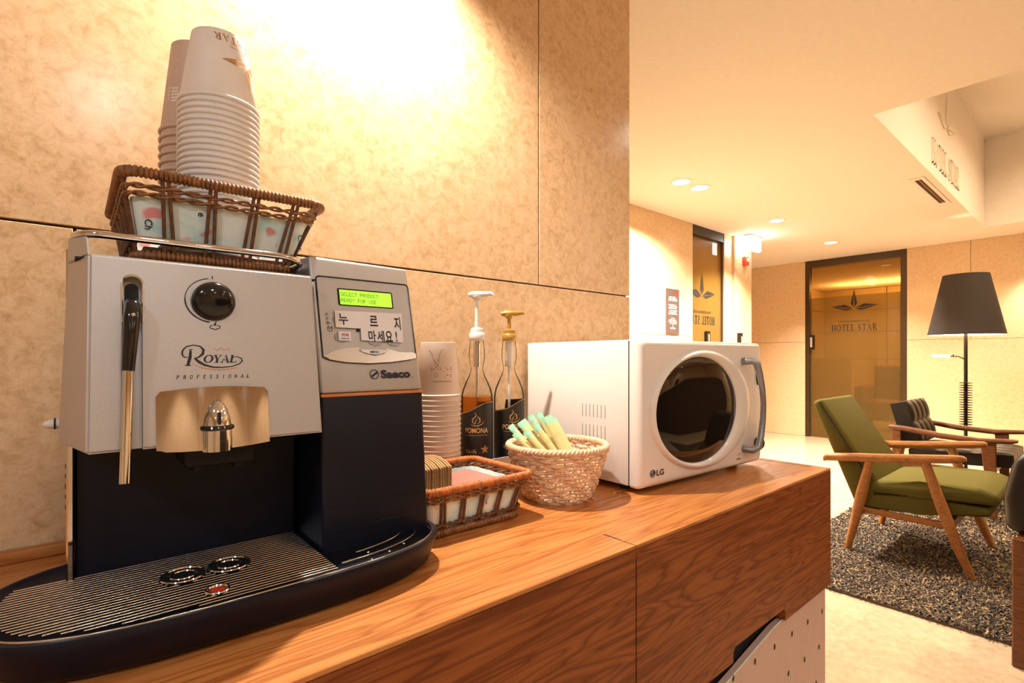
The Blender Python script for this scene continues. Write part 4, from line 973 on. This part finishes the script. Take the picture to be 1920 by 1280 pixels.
b = MB(); b.box(3.20, 3.225, .50, .88, -.835, -.805, .004, 1); b.box(3.725, 3.75, .50, .88, -.835, -.805, .004, 1); b.box(3.16, 3.79, .49, .52, -.83, -.79, .004, 1); b.box(3.16, 3.79, .86, .885, -.845, -.81, .004, 1); b.build('seat_frame', 'teak', t)

t = thing('leather_chair', 'dark tufted leather armchair with brown wooden arms behind the olive chair', 'chair', (4.77, .7, -EYE))
b = MB()
pA, pB = Vector((0, .965, -.64)), Vector((0, 1.045, -.345))      # rear plane bottom / top of the back
nrm = Vector((0, -.965, .26)).normalized()
def tuft(mb, x0, x1, y_of, nx, ny, th):
    G = 8; rows = []
    for j in range(ny*G+1):
        row = []
        for i in range(nx*G+1):
            a, c = i/G, j/G; e = min(1, abs(math.sin(PI*a))**.45)*min(1, abs(math.sin(PI*c))**.45)
            row.append(y_of(x0+(x1-x0)*i/(nx*G), j/(ny*G), th*(.80+.20*e)))
        rows.append(row)
    mb.loft(rows, False, False, False); mb.loft([[y_of(x0+(x1-x0)*i/(nx*G), f, 0) for i in range(nx*G+1)] for f in (0, 1)], False, False, False)
    for f in (0, ny*G):
        mb.loft([rows[f], [y_of(x0+(x1-x0)*i/(nx*G), f/(ny*G), 0) for i in range(nx*G+1)]], False, False, False)
    for k in (0, -1): mb.loft([[r[k] for r in rows], [y_of((x0, x1)[k], j/(ny*G), 0) for j in range(ny*G+1)]], False, False, False)
tuft(b, 4.50, 5.02, lambda x, f, h: tuple(Vector((x, 0, 0))+pA.lerp(pB, f)+nrm*h), 4, 2, .12); b.build('backrest', 'leather', t, sharp=70)
b = MB(); sA, sB = Vector((0, .93, -.735)), Vector((0, .395, -.705)); sn = Vector((0, .05, 1)).normalized()
tuft(b, 4.49, 5.03, lambda x, f, h: tuple(Vector((x, 0, 0))+sA.lerp(sB, f)+sn*h), 4, 3, .10); b.build('seat_cushion', 'leather', t, sharp=70)
for x in (4.45, 5.065):
    b = MB(); pts = [(1.035, -.500, .022, .012), (.95, -.506, .026, .016), (.75, -.535, .026, .018), (.55, -.545, .028, .017), (.40, -.532, .026, .013), (.375, -.528, .015, .008)]
    b.loft([[(x+wd*c_, y, z+h*s_) for c_, s_ in ((1, -.35), (1, .35), (.7, 1), (-.7, 1), (-1, .35), (-1, -.35), (-.7, -1), (.7, -1))] for y, z, wd, h in pts]); b.build('armrest', 'darkwood', t, sharp=50)
    b = MB(); b.hexa([(x-.014, .975, -1.036), (x+.014, .975, -1.036), (x+.014, 1.015, -1.036), (x-.014, 1.015, -1.036)], [(x-.014, .965, -.51), (x+.014, .965, -.51), (x+.014, 1.02, -.51), (x-.014, 1.02, -.51)], .004, 1); b.build('leg', 'darkwood', t)
    b = MB(); b.hexa([(x-.014, .470, -1.036), (x+.014, .470, -1.036), (x+.014, .505, -1.036), (x-.014, .505, -1.036)], [(x-.014, .475, -.55), (x+.014, .475, -.55), (x+.014, .55, -.55), (x-.014, .55, -.55)], .004, 1); b.build('leg', 'darkwood', t)
b = MB(); 
for x in (4.45, 5.065): b.box(x-.012, x+.012, .50, .98, -.775, -.735, .003, 1)
b.box(4.45, 5.065, .49, .515, -.765, -.735, .003, 1); b.box(4.45, 5.065, .955, .98, -.80, -.74, .003, 1); b.build('seat_frame', 'darkwood', t)

t = thing('leather_chair', 'black leather chair cut off by the right edge of the picture, near the rug', 'chair', (2.75, -.1, -EYE))
b = MB(); rprism_x(b, [(.245, -.622), (.252, -.50), (.225, -.36), (.16, -.30), (-.38, -.30), (-.44, -.36), (-.46, -.5), (-.455, -.63)], 2.50, 2.62, .035); b.build('backrest', 'leather', t)
b = MB(); rprism_x(b, [(.20, -.70), (.21, -.62), (.20, -.60), (-.44, -.60), (-.45, -.62), (-.44, -.70)], 2.55, 3.05, .02); b.build('seat_cushion', 'leather', t)
for x, y in ((2.43, .200), (2.43, -.42), (3.0, .200), (3.0, -.42)):
    b = MB(); b.hexa([(x-.016, y-.02, -EYE if x < 2.55 else -1.036), (x+.016, y-.02, -EYE if x < 2.55 else -1.036), (x+.016, y+.02, -EYE if x < 2.55 else -1.036), (x-.016, y+.02, -EYE if x < 2.55 else -1.036)], [(x-.016, y-.02, -.615), (x+.016, y-.02, -.615), (x+.016, y+.02, -.615), (x-.016, y+.02, -.615)], .004, 1); b.build('leg', 'darkwood', t)
b = MB(); b.box(2.42, 3.01, .185, .215, -.73, -.69, .003, 1); b.box(2.42, 3.01, -.43, -.40, -.73, -.69, .003, 1); b.box(2.42, 2.55, -.43, .215, -.70, -.625, .003, 1); b.build('seat_frame', 'darkwood', t)

# rug: a backing and thousands of small tufts, every tuft its own tone
random.seed(11)
b = MB(); b.box(2.585, 5.9, -1.6, 1.16, -EYE, -1.040)
def tufts(x0, x1, y0, y1, step, wd):
    x = x0
    while x < x1:
        y = y0
        while y < y1:
            px, py = x+random.uniform(-.5, .5)*step, y+random.uniform(-.5, .5)*step
            a = random.uniform(0, 2*PI); ln = random.uniform(.010, .026); hh = random.uniform(.008, .017); w_ = wd*random.uniform(.6, 1.2)
            dx, dy = math.cos(a), math.sin(a); sx, sy = -dy*w_, dx*w_
            z = -1.042
            b.add([(px-sx, py-sy, z), (px+sx, py+sy, z), (px+dx*ln*.6+sx, py+dy*ln*.6+sy, z+hh), (px+dx*ln*.6-sx, py+dy*ln*.6-sy, z+hh), (px+dx*ln*1.5, py+dy*ln*1.5, z+hh*.75)], [[0, 1, 2, 3], [3, 2, 4]])
            y += step
        x += step
tufts(2.59, 3.5, -.35, 1.15, .0085, .0032); tufts(3.5, 4.4, -.2, 1.15, .0125, .0045); tufts(4.4, 5.88, -.2, 1.15, .022, .008)
tufts(2.59, 5.88, -1.58, -.35, .03, .010)
rug = b.build('shaggy_rug', 'rug', smooth=False, recalc=False); tag(rug, 'dark shaggy rug flecked with brown and cream under the lounge chairs', 'rug')

# floor lamp
LX, LY = 6.0, .838
t = thing('floor_lamp', 'black floor lamp with wide tapered shade and coiled stem by the far wall', 'floor lamp', (LX, LY, -EYE))
b = MB(); b.lathe([(.150, 0), (.150, .012), (.03, .022), (.012, .03)], (LX, LY, -EYE), 36); b.build('round_base', 'iron', t)
b = MB(); b.lathe([(.0135, -1.03), (.0135, .25)], (LX, LY, 0), 16); b.build('stem', 'iron', t)
b = MB()
for k in range(18): b.lathe([(.014, -.006), (.046, -.002), (.046, .002), (.014, .006)], (LX, LY, -.600+.0215*k), 20, False)
b.build('coiled_sleeve', 'iron', t, sharp=30)
b = MB(); b.lathe([(.268, .190), (.160, .722)], (LX, LY, 0), 48, False); b.lathe([(.160, .722), (.03, .724)], (LX, LY, 0), 48, False); sh = b.build('lamp_shade', 'shade', t)
b = MB(); b.lathe([(.265, .191), (.157, .718)], (LX, LY, 0), 48, False); b.build('shade_lining', 'shade_in', sh)
b = MB(); b.tube([(LX, LY, -.035), (LX, LY+.02, -.015), (LX, LY+.05, .0), (LX, LY+.11, .002)], .006, 8); b.tube([(LX, LY+.085, .0), (LX, LY+.085, .018)], .005, 8); ar = b.build('reading_arm', 'iron', t)
b = MB(); b.tube([(LX, LY+.105, .002), (LX, LY+.235, .008)], .012, 10); b.build('light_tube', 'shade_in', ar)
l = bpy.data.lights.new('lamp_bulb', 'POINT'); l.energy = 14; l.color = (1, .8, .55); l.shadow_soft_size = .05
o = bpy.data.objects.new('lamp_bulb', l); COL.objects.link(o); o.location = (LX, LY, .42)

# orange armchair in the room behind the glass door
t = thing('armchair', 'boxy orange armchair seen dimly through the far bronze glass door', 'chair', (8.75, 1.98, -EYE))
b = MB(); b.box(8.5, 9.05, 1.72, 2.28, -.90, -.62, .04, 3); b.build('seat', 'orange_seat', t)
b = MB(); b.box(8.95, 9.12, 1.72, 2.28, -.75, -.12, .05, 3); b.build('backrest', 'orange_seat', t)
for y in (1.66, 2.34):
    b = MB(); b.box(8.5, 9.1, y-.06, y+.06, -.95, -.42, .03, 3); b.build('armrest', 'orange_seat', t)
for x in (8.53, 9.05):
    for y in (1.65, 2.33):
        b = MB(); b.box(x-.02, x+.02, y-.02, y+.02, -EYE, -.93); b.build('leg', 'darkwood', t)
# reception desk behind the camera (mirrored in the oven window)
t = thing('reception_desk', 'long dark reception desk along the rear wall', 'desk', (2.4, -2.55, -EYE))
b = MB(); b.box(.6, 7.0, -2.9, -2.3, .10, .14, .004, 1); b.build('desk_top', 'darkwood', t)
b = MB(); b.box(.65, 6.95, -2.85, -2.36, -EYE, .10); b.build('desk_front', 'bronze_edge', t)
b = MB(); b.box(3.9, 4.15, -2.75, -2.72, .18, .40, .004, 1); b.box(4.0, 4.05, -2.76, -2.74, .14, .20); tag(b.build('monitor', 'gloss_black'), 'black monitor on the reception desk', 'monitor')

# ------------------------------------------------------------------ lift everything so that the floor lies at zero
for o in SC.objects:
    if o.parent is None: o.location.z += EYE
